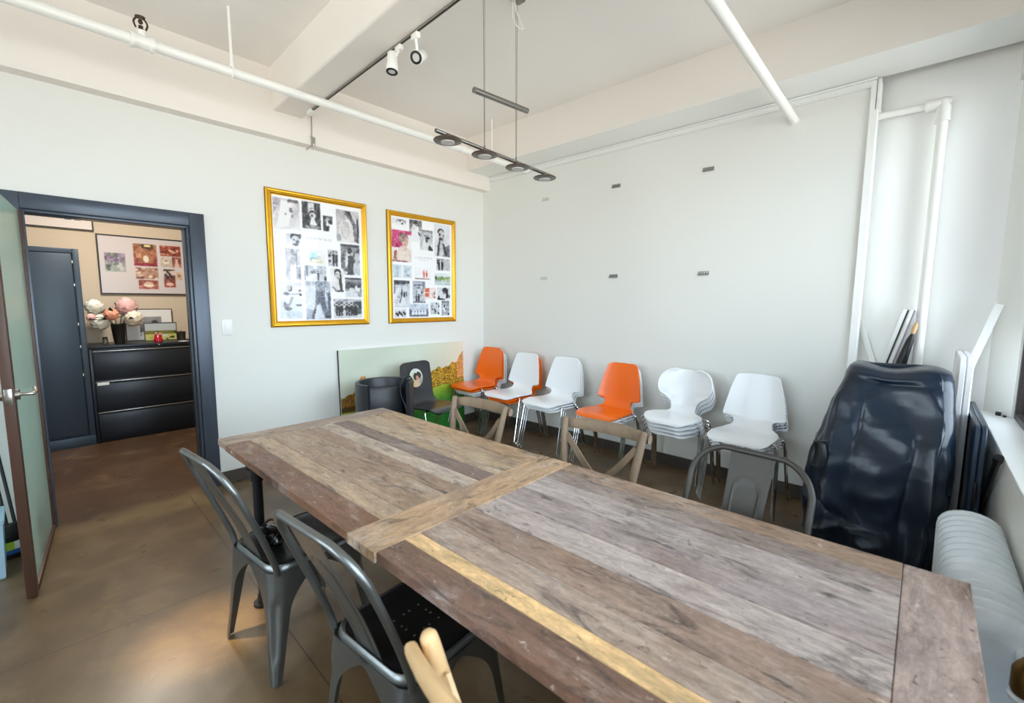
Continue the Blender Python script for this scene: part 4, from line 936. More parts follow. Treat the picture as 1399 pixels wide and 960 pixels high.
# ------------------------------------------------------------------ sheet steel cafe chairs
def steel_chair(label, loc, rz, seat_mat, frame_mat, group):
    t = thing('steel_cafe_chair', label, 'chair', loc, rz, group)
    def rsq(hx, hy, r, z, n=6):
        pts = []
        for cx_, cy_, a0 in ((hx-r, hy-r, 0), (-hx+r, hy-r, PI/2), (-hx+r, -hy+r, PI), (hx-r, -hy+r, 1.5*PI)):
            for k in range(n+1):
                a = a0+k*PI/2/n; pts.append(Vector((cx_+r*math.cos(a), cy_+r*math.sin(a), z)))
        return pts
    w = MB()
    w.loft([rsq(.172, .172, .07, .437), rsq(.178, .178, .072, .446), rsq(.184, .184, .074, .449), rsq(.189, .189, .076, .444), rsq(.193, .193, .078, .432), rsq(.196, .196, .08, .405), rsq(.193, .193, .078, .404), rsq(.187, .187, .076, .43), rsq(.172, .172, .07, .4365)], cap=False)
    obj('apron', w, frame_mat, t)
    w = MB(); w.loft([rsq(.02, .02, .01, .4395), rsq(.12, .12, .05, .441), rsq(.165, .165, .066, .4475), rsq(.1735, .1735, .07, .4465), rsq(.1725, .1725, .07, .438), rsq(.02, .02, .01, .434)])
    w.mi = 1
    for i in (-1, 0, 1):
        for j in (-1, 0, 1):
            if i or j:
                for dd in ((-.011, 0), (.011, 0)) if i*j == 0 else ((0, 0),):
                    w.cyl((i*.05+dd[0]*(1 if j else 0), j*.05+dd[0]*(0 if j else 1), .4375), (i*.05+dd[0]*(1 if j else 0), j*.05+dd[0]*(0 if j else 1), .4412), .0034, 8)
    w.mi = 0
    obj('seat', w, [seat_mat, DOT], t)
    for sx in (-1, 1):
        for sy in (-1, 1):
            w = MB(); N = 22; K = 8
            def fn(u, v):
                # u down the leg, v across around the corner
                z = .43*(1-u)+.004*u
                width = .018+.135*max(0, (1-u/.42))**2.3+.030*(1-u)
                outp = .197+.026*u**1.15
                r = .05*(1-u)+.016*u; half = width+.0
                tt = (2*v-1); d = tt*(half+r*.6)
                # walk along the rounded corner: straight, arc, straight
                arc_l = r*PI/4
                if abs(d) <= arc_l:
                    ang = PI/4+d/r; px, py = outp-r+r*math.cos(ang), outp-r+r*math.sin(ang)
                elif d > 0: px, py = outp-r-(d-arc_l), outp
                else: px, py = outp, outp-r-(-d-arc_l)
                g = math.exp(-(tt/.28)**2)*.009*min(1, max(0, (u-.22)/.08))*min(1, max(0, (.8-u)/.06))
                return Vector((sx*(px-g), sy*(py-g), z))
            fs = w.grid(fn, N, 16); w.thicken(fs, .003)
            obj('leg', w, frame_mat, t)
    # hoop back
    hw, zt, r = .208, .898, .12
    def lean(z): return -.172-.16*((z-.44)/.42)**1.1 if z > .44 else -.172
    pts = [(-.192, .425), (-.196, .47), (-.203, .56), (-hw, .66)]
    path = [(x, z) for x, z in pts]+[(-hw+r-r*math.cos(a), zt-r+r*math.sin(a)) for a in [i*PI/2/6 for i in range(7)]]
    path += [(-x, z) for x, z in path[::-1]]
    P = smooth_path([(x, lean(z)-.012*(1-(x/hw)**2), z) for x, z in path], 3)
    w = MB(); w.tube(P, .0115, 10); obj('back_hoop', w, frame_mat, t)
    # splat with pressed arch
    w = MB()
    def sp(u, v):
        z = .43+(zt-.005-.43)*u; hwid = .06+.018*u**1.2
        x = (2*v-1)*hwid; e = 0
        # raised arch rib
        ax = abs(x); zt2 = .755; awt = .046; aw = awt-.010*max(0, (zt2-z)/.3)
        dist = (ax-aw) if z < zt2 else math.hypot(ax, z-zt2)-awt
        if z > .455: e = .0042*math.exp(-(dist/.0042)**2)-(.002 if dist < 0 else 0)
        return Vector((x, lean(z)-.012*(1-(x/hw)**2)*min(1, max(0, (z-.6)/.2))+e, z))
    fs = w.grid(sp, 44, 40); w.thicken(fs, .0025); obj('splat', w, frame_mat, t)
    return t
steel_chair('gunmetal steel chair with a dark perforated seat and a small black pouch on it', (2.098, -3.135, 0), .085, SEATBK, GUN, 'steel cafe chairs around the table')
steel_chair('gunmetal steel chair at the table, beside the pale wood chair in front', (2.90, -3.085, 0), .075, SEATBK, GUN, 'steel cafe chairs around the table')
steel_chair('dark steel chair with its pressed splat facing us across the table', (3.575, -2.40, 0), PI-.06, SEATBK, GUNDK, 'steel cafe chairs around the table')
# pouch on the first seat
t = thing('pouch', 'small glossy black pouch with a strap lying on the steel chair seat', 'pouch', (2.055, -3.228, .4483), .1)
POU = M('glossy_black_pouch', (12, 12, 14), .14, bump=.1, bscale=30)
w = MB(); prof = [(.0, .0), (.055, .0), (.064, .012), (.062, .03), (.05, .045), (.02, .05), (0, .05)]
rings = []
for r_, z in prof: rings.append([Vector((max(r_, .0004)*1.35*math.cos(k*PI/12), max(r_, .0004)*.75*math.sin(k*PI/12), z)) for k in range(24)])
w.loft(rings); obj('body', w, POU, t)
w = MB(); w.tube(smooth_path([(-.08, .0, .03), (-.07, .03, .055), (-.02, .042, .062), (.04, .03, .062), (.085, -.01, .05), (.075, -.045, .02), (.06, -.05, .006)], 5), .005, 8); obj('strap', w, POU, t)
w = MB(); w.ball((.02, -.048, .02), .004, 8); w.box((.055, -.02, .046), (.006, .02, .004)); obj('buckle', w, SATIN, t)

# ------------------------------------------------------------------ wooden cross-back chairs
def cross_chair(label, loc, rz, mat, group='cross-back wooden chairs at the table'):
    """faces +y; back at -y"""
    t = thing('cross_back_chair', label, 'chair', loc, rz, group)
    for sgn in (-1, 1):
        w = MB()
        p_ = smooth_path([(sgn*.192, -.235, .002), (sgn*.176, -.20, .2), (sgn*.168, -.185, .44), (sgn*.180, -.205, .6), (sgn*.200, -.238, .76), (sgn*.212, -.262, .865)], 6)
        w.tube(p_, [.0165+.003*math.sin(PI*i/(len(p_)-1)) for i in range(len(p_))], 10); w.ball(p_[-1], .0165, 10); obj('rear_post', w, mat, t)
        w = MB(); w.tube(smooth_path([(sgn*.185, .195, .002), (sgn*.188, .185, .25), (sgn*.18, .17, .432)], 4), [.014]*4+[.017]*5, 10); obj('front_leg', w, mat, t)
    # bowed top rail
    w = MB(); rings = []
    for i in range(25):
        a = -1+2*i/24; x = .234*a; y = -.284-.04*(1-a*a)
        h = .062*(1-.35*abs(a)**3); zc = .842+.004*(1-a*a); th = .0125
        nx_ = -2*.045*a/.222; L_ = math.hypot(1, nx_); nv = Vector((-(-nx_)/L_*-1, 1/L_, 0))
        nv = Vector((nx_*-1/L_*-1*-1, 1/L_, 0)) if False else Vector((-(.09*a/.222)/L_, 1/L_, 0))
        ring = []
        for k in range(12):
            q = k*2*PI/12; cx_, cz = math.cos(q), math.sin(q)
            e = .75
            ring.append(Vector((x, y, zc))+nv*(th*math.copysign(abs(cx_)**e, cx_))+Vector((0, -.10*math.copysign(abs(cz)**e, cz)*h/2*1.6, h/2*math.copysign(abs(cz)**e, cz))))
        rings.append(ring)
    w.loft(rings); obj('top_rail', w, mat, t)
    for sgn in (-1, 1):
        w = MB(); p_ = smooth_path([(sgn*.188, -.243+.004*sgn, .80), (sgn*.09, -.245+.006*sgn, .68), (0, -.232+.006*sgn, .60), (-sgn*.10, -.207+.004*sgn, .52), (-sgn*.155, -.19, .462)], 5)
        w.bar(p_, .03, .0085, up=(0, 1, .2)); obj('cross_slat', w, mat, t)
    w = MB(); w.cyl((0, -.247, .60), (0, -.217, .60), .0045, 8); obj('screw', w, SATIN, t)
    w = MB(); pts = []
    for k in range(40):
        a = 2*PI*k/40; c, s_ = math.cos(a), math.sin(a); e = .55
        hx = .205-.025*(s_ < 0)*abs(s_); pts.append((hx*math.copysign(abs(c)**e, c), .2*math.copysign(abs(s_)**e, s_)))
    w.loft([[Vector((x*f, y*f, z)) for x, y in pts] for f, z in ((.6, .435), (.97, .433), (1, .44), (1, .455), (.97, .462), (.88, .463), (.6, .456))]); obj('seat', w, mat, t)
    w = MB()
    for sgn in (-1, 1): w.cyl((sgn*.174, -.19, .2), (sgn*.186, .185, .22), .009, 8)
    w.cyl((-.18, 0, .21), (.18, 0, .21), .009, 8); obj('stretcher', w, mat, t)
    return t
cross_chair('weathered wooden cross-back chair at the far table end, near the black chairs', (2.135, -2.345, 0), PI+.02, WOODCH)
cross_chair('weathered wooden cross-back chair in front of the orange topped stack', (2.935, -2.28, 0), PI+.03, WOODCH)
cross_chair('pale wooden cross-back chair whose back corner juts into view, nearest of all', (3.635, -3.16, 0), .02, WOODPALE)

# ------------------------------------------------------------------ corner by the window: covered grill, folded tables, boards
def cover_mesh():
    w = MB()
    # z, x0, x1, y0, y1, squareness
    lev = [(.0, 3.68, 4.13, -1.02, -0.525), (.03, 3.67, 4.135, -1.03, -0.515), (.12, 3.63, 4.15, -1.045, -0.505), (.3, 3.60, 4.185, -1.05, -0.495), (.5, 3.595, 4.2, -1.045, -0.495), (.62, 3.60, 4.205, -1.03, -0.495), (.68, 3.615, 4.205, -1.015, -0.495),
           (.76, 3.65, 4.2, -.985, -0.505), (.86, 3.68, 4.195, -.95, -0.515), (.96, 3.705, 4.185, -.92, -0.535), (1.04, 3.72, 4.178, -.895, -0.555), (1.085, 3.73, 4.172, -.87, -.50), (1.115, 3.745, 4.16, -.83, -.54), (1.128, 3.77, 4.13, -.77, -.60), (1.13, 3.82, 4.08, -.70, -.66)]
    zs = [.0+i*1.13/150 for i in range(151)]; rings = []
    def L(z, i): return interp(z, [(r[0], r[i]) for r in lev])
    NN = 260
    for z in zs:
        x0, x1, y0, y1 = (L(z, i) for i in (1, 2, 3, 4)); cx_, cy_ = (x0+x1)/2, (y0+y1)/2; hx, hy = (x1-x0)/2, (y1-y0)/2; ring = []
        for k in range(NN):
            a = 2*PI*k/NN; c, s_ = math.cos(a), math.sin(a); e = .42
            px, py = hx*math.copysign(abs(c)**e, c), hy*math.copysign(abs(s_)**e, s_)
            X, Y = cx_+px, cy_+py
            d = Vector((px, py, 0)).normalized()
            f = 0.
            # hanging folds, wide at the hem
            low = max(0, 1-z/1.05)
            f += .020*low*math.sin(a*9+1.5*math.sin(3*z+a*2))+.010*low*math.sin(a*17+4*z)
            nz_ = noise.noise(Vector((X*4.2+z*1.2, Y*4.2, z*2.6))); f += (.045*(.28-abs(nz_))-.004)*min(1, z*3+.3)*min(1, (1.15-z)*5)
            n3_ = noise.noise(Vector((X*7-z*4, Y*7, z*5+3))); f += .022*(.25-abs(n3_))*min(1, z*3+.3)*min(1, (1.1-z)*3)
            nz2_ = noise.noise(Vector((X*14, Y*14, z*9+7))); f += .007*nz2_
            if s_ < 0:   # front face: long creases running diagonally
                for (ax, az, bx, bz, dep, wd) in ((3.70, .50, 4.0, .05, .03, .024), (3.78, .30, 3.70, .46, .03, .025), (3.80, .30, 3.98, .16, .028, .022), (3.64, .42, 3.86, .30, -.025, .03), (3.76, 1.02, 3.73, .7, .022, .03), (3.84, 1.02, 3.80, .62, -.018, .03), (3.74, .98, 3.69, .62, .02, .025), (4.13, .95, 4.10, .35, .02, .035), (4.06, .8, 4.02, .2, -.02, .04), (3.93, .75, 3.88, .4, .012, .04), (3.78, 1.06, 4.1, 1.045, -.016, .012), (3.8, 1.085, 4.11, 1.075, .014, .012), (3.62, .2, 3.78, .30, .022, .02), (3.66, .12, 3.82, .2, -.02, .02)):
                    vx, vz = bx-ax, bz-az; tq = max(0, min(1, ((X-ax)*vx+(z-az)*vz)/(vx*vx+vz*vz)))
                    dist = math.hypot(X-ax-vx*tq, z-az-vz*tq)
                    f += 1.35*dep*math.exp(-dist/wd)*(.4+.6*math.sin(PI*min(.95, max(.05, tq))))
            if c > .55: f = min(f, .0)-.004
            ring.append(Vector((X, Y, z+(.012*math.sin(X*22)*max(0, (z-1.0)/.13) if z > 1. else 0)))+d*f*min(1, (1.14-z)*9+.05))
        rings.append(ring)
    w.loft(rings); return w
t = thing('covered_grill', 'large object under a navy black rain cover in the corner by the window', 'cover', (0, 0, 0))
cvm = obj('cover', cover_mesh(), COVER, t, angle=80)
t.location = (3.9, -.73, 0); cvm.location = (-3.9, .73, 0)
w = MB()
w.tube(smooth_path([(3.70, -1.03, .735), (3.66, -1.05, .73), (3.640, -1.055, .69), (3.635, -1.06, .63), (3.655, -1.065, .60), (3.685, -1.075, .60)], 5), .006, 8)
fs = w.grid(lambda u, v: Vector((3.645+.055*u+.012*math.sin(v*3), -1.058-.014*math.sin(PI*u)-.01*v, .735-.125*v-.012*u)), 8, 10); w.thicken(fs, .004)
fl_ = obj('vent_flap', w, COVERD, t); fl_.location = (-3.9, .73, 0)

# folded white table standing on end
def rr_panel(w, hx, hz, r, t0, t1, z0):
    """panel in the y-z plane, thickness along x from t0 to t1"""
    pts = []
    for cy_, cz_, a0 in ((hx-r, hz-r, 0), (-hx+r, hz-r, PI/2), (-hx+r, -hz+r, PI), (hx-r, -hz+r, 1.5*PI)):
        for k in range(7):
            a = a0+k*PI/12; pts.append((cy_+r*math.cos(a), cz_+r*math.sin(a)))
    def ring(x, s): return [Vector((x, y-math.copysign(s, y), z0+z-math.copysign(s, z))) for y, z in pts]
    b = .004
    w.loft([ring(t0, b), ring(t0+b, 0), ring(t1-b, 0), ring(t1, b)])
t = thing('folding_table', 'white plastic folding table stood on end beside the covered grill', 'table', (4.218, -.235, .001), 0.)
w = MB(); rr_panel(w, .265, .59, .045, -.028, -.0006, .59); obj('leaf', w, PLASTW, t)
w = MB(); rr_panel(w, .265, .59, .045, .0006, .028, .59); obj('leaf', w, PLASTW, t)
w = MB(); rr_panel(w, .25, .565, .04, -.0015, .0015, .59); obj('frame_line', w, PLASTW, t)
t = thing('folded_case', 'slate blue folded table behind the white folding table', 'table', (4.276, -.40, .001), 0.)
w = MB(); rr_panel(w, .42, .44, .06, -.022, -.001, .44); obj('leaf', w, SLATEP, t)
w = MB(); rr_panel(w, .42, .44, .06, .001, .022, .44); obj('leaf', w, SLATEP, t)
w = MB(); w.tube(smooth_path([(.0, -.42, .60), (.0, -.445, .60), (.0, -.445, .50), (.0, -.42, .50)], 4), .007, 8); obj('handle', w, DARKPL, t)
# black tube leaning on the wall under the sill
t = thing('black_tube', 'matte black tube slanting up along the wall under the window sill', 'tube', (4.317, -.14, 0))
w = MB(); w.cyl((0, 0, .012), (0, -.90, .78), .0125, 12); obj('shaft', w, DARKPL, t)
w = MB(); w.cyl((0, -.90, .78), (0, -.93, .806), .0165, 12); obj('cap', w, DARKPL, t)
# leaning strips and boards in the alcove
t = tag(obj('white_strip', MB().bb((-.016, -.010, 0), (.016, .010, 1.42), .002), TRIMW), 'thin white strip leaning left against the partition end', 'strip')
t.location = (4.145, .156, .004); t.rotation_euler = (0, -.325, 0)
t = tag(obj('white_strip', MB().bb((-.02, -.012, 0), (.02, .012, 1.50), .002), TRIMW), 'white strip leaning right against the window pier', 'strip')
t.location = (4.005, .058, .006); t.rotation_euler = (0, .235, 0)
DKEDGE = M('board_dark_edge', (40, 38, 44), .5); VIOL = M('violet_grey_board', (150, 138, 156), .5)
for k, (x, th, mats_, lab, L_) in enumerate(((3.61, .03, (TRIMW, DKEDGE), 'white board with a dark edge leaning on the corner pipe, outer one', 1.46), (3.645, .026, (TRIMW, VIOL), 'white board with a violet grey edge, inner one at the corner pipe', 1.455))):
    w = MB(); w.bb((-th/2, -.035, 0), (th/2-.008, .035, L_), .001); w.mi = 1; w.bb((th/2-.0079, -.035, 0), (th/2, .035, L_)); w.mi = 0
    o = tag(obj('mounting_board', w, list(mats_)), lab, 'board', 'boards leaning in the alcove'); o.location = (x, .1, .004); o.rotation_euler = (0, .228, 0)
t = thing('folded_umbrella', 'slim black furled umbrella with a wooden tip beside the leaning boards', 'umbrella', (3.72, .028, .0), 0)
m_ = T((0, 0, 0), ry=.205)
w = MB(); w.lathe([(0, .1), (.012, .12), (.02, .5), (.028, 1.1), (.02, 1.25), (.008, 1.3), (0, 1.3)], 14, m_); obj('canopy', w, DARKPL, t)
w = MB(); w.lathe([(0, 1.29), (.012, 1.3), (.014, 1.34), (.009, 1.37), (0, 1.37)], 12, m_); obj('handle', w, WOODPALE, t)
w = MB(); w.lathe([(0, 0.002), (.006, .01), (.006, .11), (0, .11)], 8, m_); obj('tip', w, DARKPL, t)
# sill clutter
o = tag(obj('sash_latch', MB().bb((-.012, -.012, 0), (.012, .012, .022), .003), DARKPL), 'small black cube on the window sill', 'latch'); o.location = (4.404, .045, .8005)
o = tag(obj('sash_stop', MB().bb((-.008, -.014, 0), (.008, .014, .008), .002), DARKPL), 'flat dark tab on the sill beside the black cube', 'latch'); o.location = (4.428, .022, .8005)

# ------------------------------------------------------------------ radiator
t = thing('radiator', 'silver painted cast iron radiator beside the table end', 'radiator', (4.235, -1.73, 0))
NS, PIT = 15, .057
for k in range(NS):
    y = (k-(NS-1)/2)*PIT; w = MB()
    # section outline in x-z, bulging loops: two columns joined by rounded heads
    def ringat(yy, ins):
        pts = []
        hw, ztop, zbot = .098-ins, .625-ins, .07+ins
        for i in range(13):
            a = i*PI/12; pts.append(Vector((hw*math.cos(a)*1.0, yy, ztop-.085+.085*math.sin(a)**.8)))
        for i in range(9):
            a = PI+i*PI/8; pts.append(Vector((hw*.92*math.cos(a), yy, zbot+.05+.05*math.sin(a))))
        return pts
    w.loft([ringat(y-PIT*.485, .06), ringat(y-PIT*.42, .030), ringat(y-PIT*.28, .010), ringat(y-PIT*.12, .0), ringat(y+PIT*.12, .0), ringat(y+PIT*.28, .010), ringat(y+PIT*.42, .030), ringat(y+PIT*.485, .06)])
    for sx in (-1, 1):
        if k in (0, NS-1): w.bb((sx*.06-.018, y-.016, 0), (sx*.06+.018, y+.016, .1), .006)
    obj('section', w, RADP, t)
ye = -(NS/2)*PIT
w = MB(); w.cyl((.062, ye+.01, .54), (.062, ye-.07, .54), .019, 14); obj('pipe_nipple', w, RADP, t)
w = MB(); w.lathe([(0, 0), (.03, 0), (.034, .01), (.034, .06), (.027, .075), (.018, .09), (0, .09)], 18, T((.062, ye-.095, .495))); obj('valve', w, BRASS, t)
w = MB(); w.lathe([(0, .0), (.034, .004), (.037, .016), (.032, .024), (0, .024)], 18, T((.062, ye-.095, .47))); w.cyl((.062, ye-.095, .0), (.062, ye-.095, .475), .02, 14); obj('riser_pipe', w, RADP, t)

# ------------------------------------------------------------------ pipes and ceiling fittings
def pipe_sys(name, label, cat='pipe'): return thing(name, label, cat)
t = thing('sprinkler_pipe', 'white sprinkler pipe along the doorway wall with couplings and one head', 'pipe', (.70, -3.3, 2.885))
py0 = -3.3
w = MB(); w.cyl((0, YF+.01-py0, 0), (0, -.0005-py0, 0), .029, 20); obj('run', w, PIPEW, t)
w = MB()
for (y0, y1, r) in ((-3.35, -3.25, .036), (-3.352, -3.334, .041), (-3.266, -3.248, .041)): w.cyl((0, y0-py0, 0), (0, y1-py0, 0), r, 20)
w.cyl((0, 0, .02), (0, 0, .06), .02, 14); obj('tee', w, PIPEW, t)
w = MB(); w.cyl((0, 0, .055), (0, 0, .085), .011, 10); w.tube(smooth_path([(.0, -.022, .07), (0, -.03, .1), (0, -.012, .128), (0, .012, .128), (0, .03, .1), (0, .022, .07)], 5), .005, 8); w.lathe([(0, .127), (.022, .127), (.024, .132), (0, .136)], 14); w.ball((0, 0, .105), .012, 8)
obj('sprinkler_head', w, SPRK, t)
for y in (-2.857, -.55):
    w = MB(); w.cyl((0, y-py0, .03), (0, y-py0, H-2.885), .0065 if y > -2 else .009, 10)
    w.tube([(.033*math.cos(a), y-py0, .033*math.sin(a)) for a in [i*PI/8 for i in range(16)]], .005, 6, closed=True); w.cyl((0, y-py0, .03), (0, y-py0, .055), .013, 10)
    obj('hanger', w, PIPEW, t)
for y in (-.93, -.66):
    w = MB(); w.cyl((0, y-.03-py0, 0), (0, y+.03-py0, 0), .035, 20); obj('coupling', w, PIPEW, t)
t = thing('ceiling_pipe', 'plain white pipe running overhead into the top of the partition', 'pipe', (3.23, 0, 2.77))
w = MB(); w.cyl((0, -.0005, 0), (.075, YF+.01, .0), .0285, 20); obj('run', w, PIPEW, t)
w = MB(); w.cyl((0, -.0006, 0), (0.0002, -.012, 0), .034, 20); obj('collar', w, PIPEW, t)
t = thing('corner_pipe', 'white pipe dropping down the alcove wall with an elbow and a side branch', 'pipe', (4.02, .105, 0))
w = MB(); w.cyl((0, 0, 0), (0, 0, 2.70), .027, 20); obj('riser', w, PIPEW, t)
w = MB(); w.cyl((0, 0, 2.60), (0, 0, 2.70), .034, 18); w.ball((0, 0, 2.705), .036, 16); w.cyl((0, 0, 2.705), (-.075, 0, 2.705), .033, 18); w.cyl((0, 0, 2.705), (.035, 0, 2.705), .03, 16); w.cyl((0, 0, 2.592), (0, 0, 2.612), .038, 18); w.cyl((-.07, 0, 2.705), (-.085, 0, 2.705), .037, 18)
obj('elbow', w, PIPEW, t)
w = MB(); w.cyl((-.07, 0, 2.705), (-.316, 0, 2.705), .022, 16); obj('branch', w, PIPEW, t)

# conduit at the track end, on the soffit face
t = thing('ceiling_conduit', 'thin grey conduit with a bent hook end on the beam above the posters', 'conduit', (.1105, -2.105, 2.745))
w = MB(); w.cyl((.008, 0, .06), (.008, .004, .30), .0045, 8); w.cyl((.008, 0, .0), (.008, 0, .09), .009, 10); w.box((.007, .012, .05), (.012, .03, .07), None, .003); w.tube(smooth_path([(.008, -.008, .01), (.012, -.02, -.005), (.012, -.04, -.018), (.012, -.05, -.035)], 4), .006, 8); obj('run', w, SATIN, t)

# spotlight track under the cross beam
t = thing('light_track', 'dark grooved spotlight track under the cross beam', 'track', (.35, -2.20, 2.955))
TA = -.047; tm = T((0, 0, 0), rz=TA)
w = MB()
for y in (-.008, .0062): w.bb((0, y, -.012), (3.6, y+.0018, 0), 0, tm)
w.bb((0, -.008, -.004), (3.6, .008, -.0005), 0, tm)
TRK = M('track_aluminium', (150, 144, 136), .4, metal=.4); obj('rail', w, TRK, t)
w = MB(); w.bb((.0, -.0025, -.0105), (3.6, .0025, -.0045), 0, tm); obj('conductor', w, BLACKR, t)
w = MB(); w.bb((-.06, -.02, -.028), (.02, .02, 0), .004, tm); obj('end_feed', w, PIPEW, t)
def spot_head(label, s, aim, off, ln=.085):
    base = Vector((.35, -2.20, 2.955))+(tm @ Vector((s, 0, -.0175)))
    t = thing('spotlight', label, 'spotlight', base, 0, 'spotlights on the track')
    w = MB(); w.box((0, 0, -.012), (.06, .026, .03), T(rz=TA), .004); obj('adapter', w, PIPEW, t)
    w = MB(); w.cyl((0, 0, -.02), off+Vector((0, 0, .02)), .008, 10); obj('arm', w, PIPEW, t)
    d = Vector(aim).normalized(); q = d.to_track_quat('Z', 'Y').to_matrix().to_4x4(); mm = Matrix.Translation(off) @ q
    w = MB(); w.lathe([(0, -ln), (.026, -ln), (.03, -ln+.006), (.031, -.02), (.034, .0), (.036, .028), (.033, .028), (.032, .018), (0, .015)], 24, mm); obj('can', w, PIPEW, t)
    w = MB(); w.lathe([(.021, .027), (.033, .027), (.0335, .030), (.021, .0305), (.021, .027)], 24, mm, False); obj('bezel', w, BLACKR, t)
    w = MB(); w.lathe([(0, .0275), (.012, .0275), (.021, .0272), (.021, .026), (0, .024)], 20, mm); obj('lamp', w, DIFF, t)
spot_head('white track spotlight aimed straight down, left of the two', 1.30, (.12, -.15, -1), Vector((-.03, -.03, -.115)))
spot_head('white track spotlight tilted towards the viewer, right of the two', 1.475, (.45, -.75, -.55), Vector((.0, .012, -.115)))

# pendant with four discs
px, pz = 2.10, 2.325
t = thing('pendant_light', 'brushed metal rod pendant with four round lamp discs on steel cables', 'pendant lamp', (px, -1.85, pz))
w = MB(); w.cyl((0, -.505, .012), (0, .50, -.02), .0105, 12); obj('rod', w, LAMPMT, t)
for y in (-.435, -.165, .115, .385):
    w = MB(); zz = -.032*(y+.5)
    w.lathe([(0, -.002), (.02, -.002), (.03, -.006), (.073, -.014), (.076, -.018), (.073, -.022), (.040, -.026), (.038, -.022), (0, -.022)], 32, T((.012, y, zz-.004))); w.cyl((.006, y, zz-.005), (.006, y, zz+.012), .012, 12)
    dk = obj('lamp_disc', w, LAMPDK, t)
    w = MB(); w.lathe([(0, -.0225), (.038, -.0225), (.037, -.029), (0, -.032)], 24, T((.012, y, zz-.004))); obj('lens', w, DIFF, dk)
for y in (-.155, .115):
    w = MB(); z0 = .0
    for dx in (-.006, .006): w.cyl((dx*.3, y, z0), (dx, y-.004, H-pz-.03), .0014, 6)
    w.cyl((0, y, z0), (0, y, z0+.022), .005, 8); obj('cable', w, CABLE, t)
w = MB(); w.cyl((0, -.235, .298), (0, .215, .322), .0165, 20); obj('counterweight', w, LAMPMT, t)
w = MB(); w.lathe([(0, H-pz-.03), (.055, H-pz-.03), (.06, H-pz-.024), (.06, H-pz-.0005), (0, H-pz-.0005)], 28, T((0, .0, 0))); w.bb((-.03, -.2, H-pz-.03), (.03, .16, H-pz-.0005), .008); obj('canopy', w, LAMPMT, t)
w = MB(); w.tube(smooth_path([(-.01, .085, H-pz-.03), (-.012, .09, .82), (.005, .11, .77), (.03, .135, .755), (.02, .125, .79), (.004, .10, .86), (0, .09, H-pz-.03)], 6), .004, 6); obj('cord_loop', w, PIPEW, t)

# ------------------------------------------------------------------ little brackets on the partition
for k, (x, z, mt, lab) in enumerate(((.962, 2.549, BRWHITE, 'painted picture bracket, upper row, nearest the room corner'), (1.803, 2.548, SHADEBR, 'grey metal picture bracket in the middle of the upper row'), (2.643, 2.543, SHADEBR, 'grey metal picture bracket, upper row, nearest the overhead white pipe'),
                                 (.952, 1.716, BRWHITE, 'painted picture bracket, lower row, above the stack with white on orange'), (1.801, 1.712, SHADEBR, 'grey metal picture bracket in the middle of the lower row'), (2.646, 1.707, SHADEBR, 'grey metal picture bracket, lower row, above the round backed chairs'))):
    t = thing('picture_bracket', lab, 'bracket', (x, 0, z), 0, 'picture brackets on the partition')
    w = MB(); wd = .044
    w.bb((-wd, -.003, -.016), (wd, -.0005, .016), .0005); w.bb((-wd, -.012, -.016), (wd, -.003, -.0135)); w.bb((-wd, -.012, -.0135), (wd, -.0105, -.002)); obj('rail', w, mt, t, False)
    w = MB()
    for xx in (-.03, -.01, .01, .03): w.cyl((xx, -.0029, .007), (xx, -.005, .007), .004, 8)
    obj('screw', w, SATIN if mt is SHADEBR else mt, t)

# ------------------------------------------------------------------ light
wd = bpy.data.worlds.new('World'); scene.world = wd; wd.use_nodes = True
bg = wd.node_tree.nodes['Background']; bg.inputs[1].default_value = 1.
wn = wd.node_tree.nodes; wl = wd.node_tree.links
wt = wn.new('ShaderNodeTexCoord'); ws = wn.new('ShaderNodeSeparateXYZ'); wl.new(wt.outputs['Generated'], ws.inputs[0])
wr = wn.new('ShaderNodeValToRGB'); wl.new(ws.outputs['Z'], wr.inputs[0])      # pale sky above, sunlit street and facades below
wmap = wn.new('ShaderNodeMapRange'); wmap.inputs[1].default_value = -1; wmap.inputs[2].default_value = 1; wl.new(ws.outputs['Z'], wmap.inputs[0]); wl.new(wmap.outputs[0], wr.inputs[0])
we = wr.color_ramp.elements; we[0].position = .44; we[0].color = (1, .95, .89, 1); we[1].position = .56; we[1].color = (.80, .90, 1.0, 1)
wv = wn.new('ShaderNodeMapRange'); wv.inputs[1].default_value = -.12; wv.inputs[2].default_value = .12; wv.inputs[3].default_value = 6.7; wv.inputs[4].default_value = 9.8; wl.new(ws.outputs['Z'], wv.inputs[0])
wl.new(wr.outputs['Color'], bg.inputs[0]); wl.new(wv.outputs[0], bg.inputs[1])
def area(name, loc, rot, sx, sy, power, col, portal=False):
    L_ = bpy.data.lights.new(name, 'AREA'); L_.shape = 'RECTANGLE'; L_.size = sx; L_.size_y = sy; L_.energy = power; L_.color = col
    if portal: L_.cycles.is_portal = True
    o = bpy.data.objects.new(name, L_); C.objects.link(o); o.location = loc; o.rotation_euler = rot; return o
for y0, y1 in ((-2.0, .018), (-4.3, -2.28)):
    area('window_daylight', (XW+.30, (y0+y1)/2, 1.78), (0, PI/2, 0), 1.96, y1-y0, 1, (1, 1, 1), True)
for a_, c_ in ((.5, 2.0), (2.4, 3.9)):  # portals of the added windows behind the viewer
    area('window_daylight', ((a_+c_)/2, YF-.25, 1.75), (PI/2, 0, 0), c_-a_, 2.1, 1, (1, 1, 1), True)
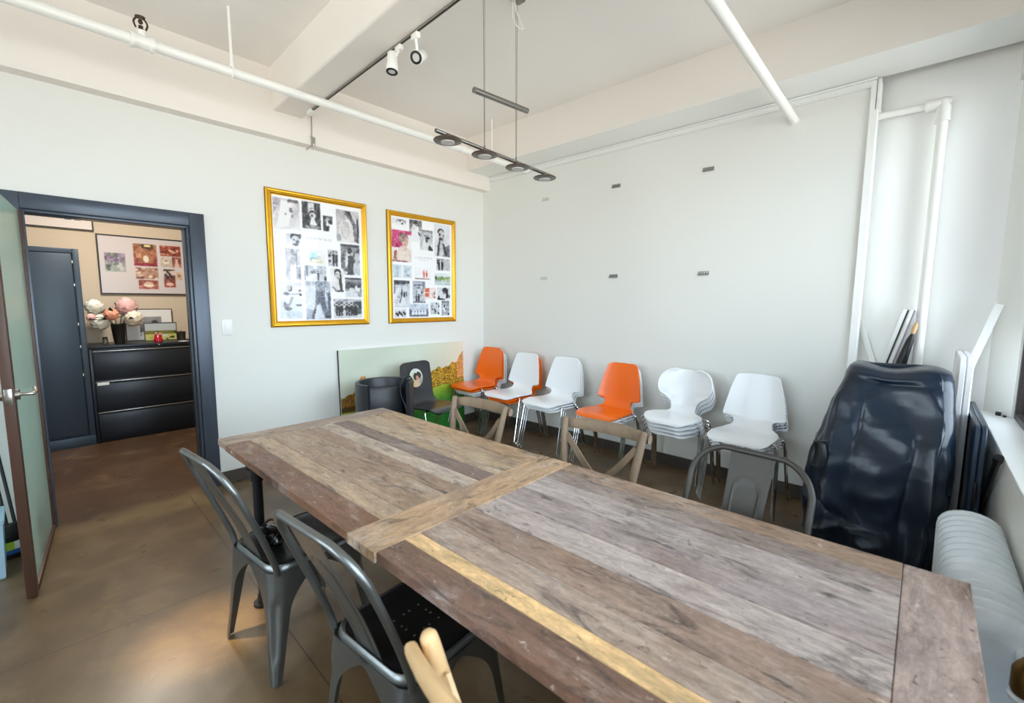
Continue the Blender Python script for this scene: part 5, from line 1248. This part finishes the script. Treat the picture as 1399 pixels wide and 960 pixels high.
# unseen ceiling lamp, added to light the room beyond the doorway
t = thing('ceiling_lamp', 'unseen flush ceiling lamp added to light the room beyond the doorway', 'lamp', (-1.25, -3.2, 2.9))
w = MB(); w.lathe([(0, -.06), (.12, -.055), (.16, -.03), (.17, 0), (0, 0)], 28); obj('shade', w, DIFF, t)
area('added_room_lamp', (-1.25, -3.2, 2.82), (0, 0, 0), .4, .4, 44, (1, .93, .83))
# warm track lamp out of frame that lights a pool on the floor
L_ = bpy.data.lights.new('track_spot', 'SPOT'); L_.energy = 650; L_.spot_size = .22; L_.spot_blend = 1.; L_.color = (1, .76, .42); L_.shadow_soft_size = .03
o = bpy.data.objects.new('track_spot', L_); C.objects.link(o); o.location = (1.55, -4.35, 2.9)
o.rotation_euler = (Vector((1.80, -3.42, 0))-Vector(o.location)).to_track_quat('-Z', 'Y').to_euler()

# ------------------------------------------------------------------ camera
cam = bpy.data.cameras.new('camera'); co = bpy.data.objects.new('camera', cam); C.objects.link(co); scene.camera = co
cam.sensor_width = 36; cam.lens = 613.43/1399*36; cam.clip_start = .02
pt, ro, ya = 0.109822698, 0.00589302517, 0.741379983
fwd = Vector((-math.sin(ya)*math.cos(pt), math.cos(ya)*math.cos(pt), -math.sin(pt))); rt = Vector((math.cos(ya), math.sin(ya), 0)); up = rt.cross(fwd)
r2 = rt*math.cos(ro)+up*math.sin(ro); u2 = -rt*math.sin(ro)+up*math.cos(ro)
m = Matrix((r2, u2, -fwd)).transposed().to_4x4(); m.translation = (4.033, -3.873, 1.46); co.matrix_world = m
cam.dof.use_dof = True; cam.dof.focus_distance = 3.4; cam.dof.aperture_fstop = 3.2

scene.view_settings.view_transform = 'Standard'; scene.view_settings.look = 'None'; scene.view_settings.gamma = 1; scene.view_settings.use_curve_mapping = False
scene.view_settings.exposure = 0.08
scene.cycles.use_denoising = True
scene.cycles.max_bounces = 10; scene.cycles.diffuse_bounces = 6; scene.cycles.glossy_bounces = 4; scene.cycles.transparent_max_bounces = 12
scene.cycles.sample_clamp_indirect = 6
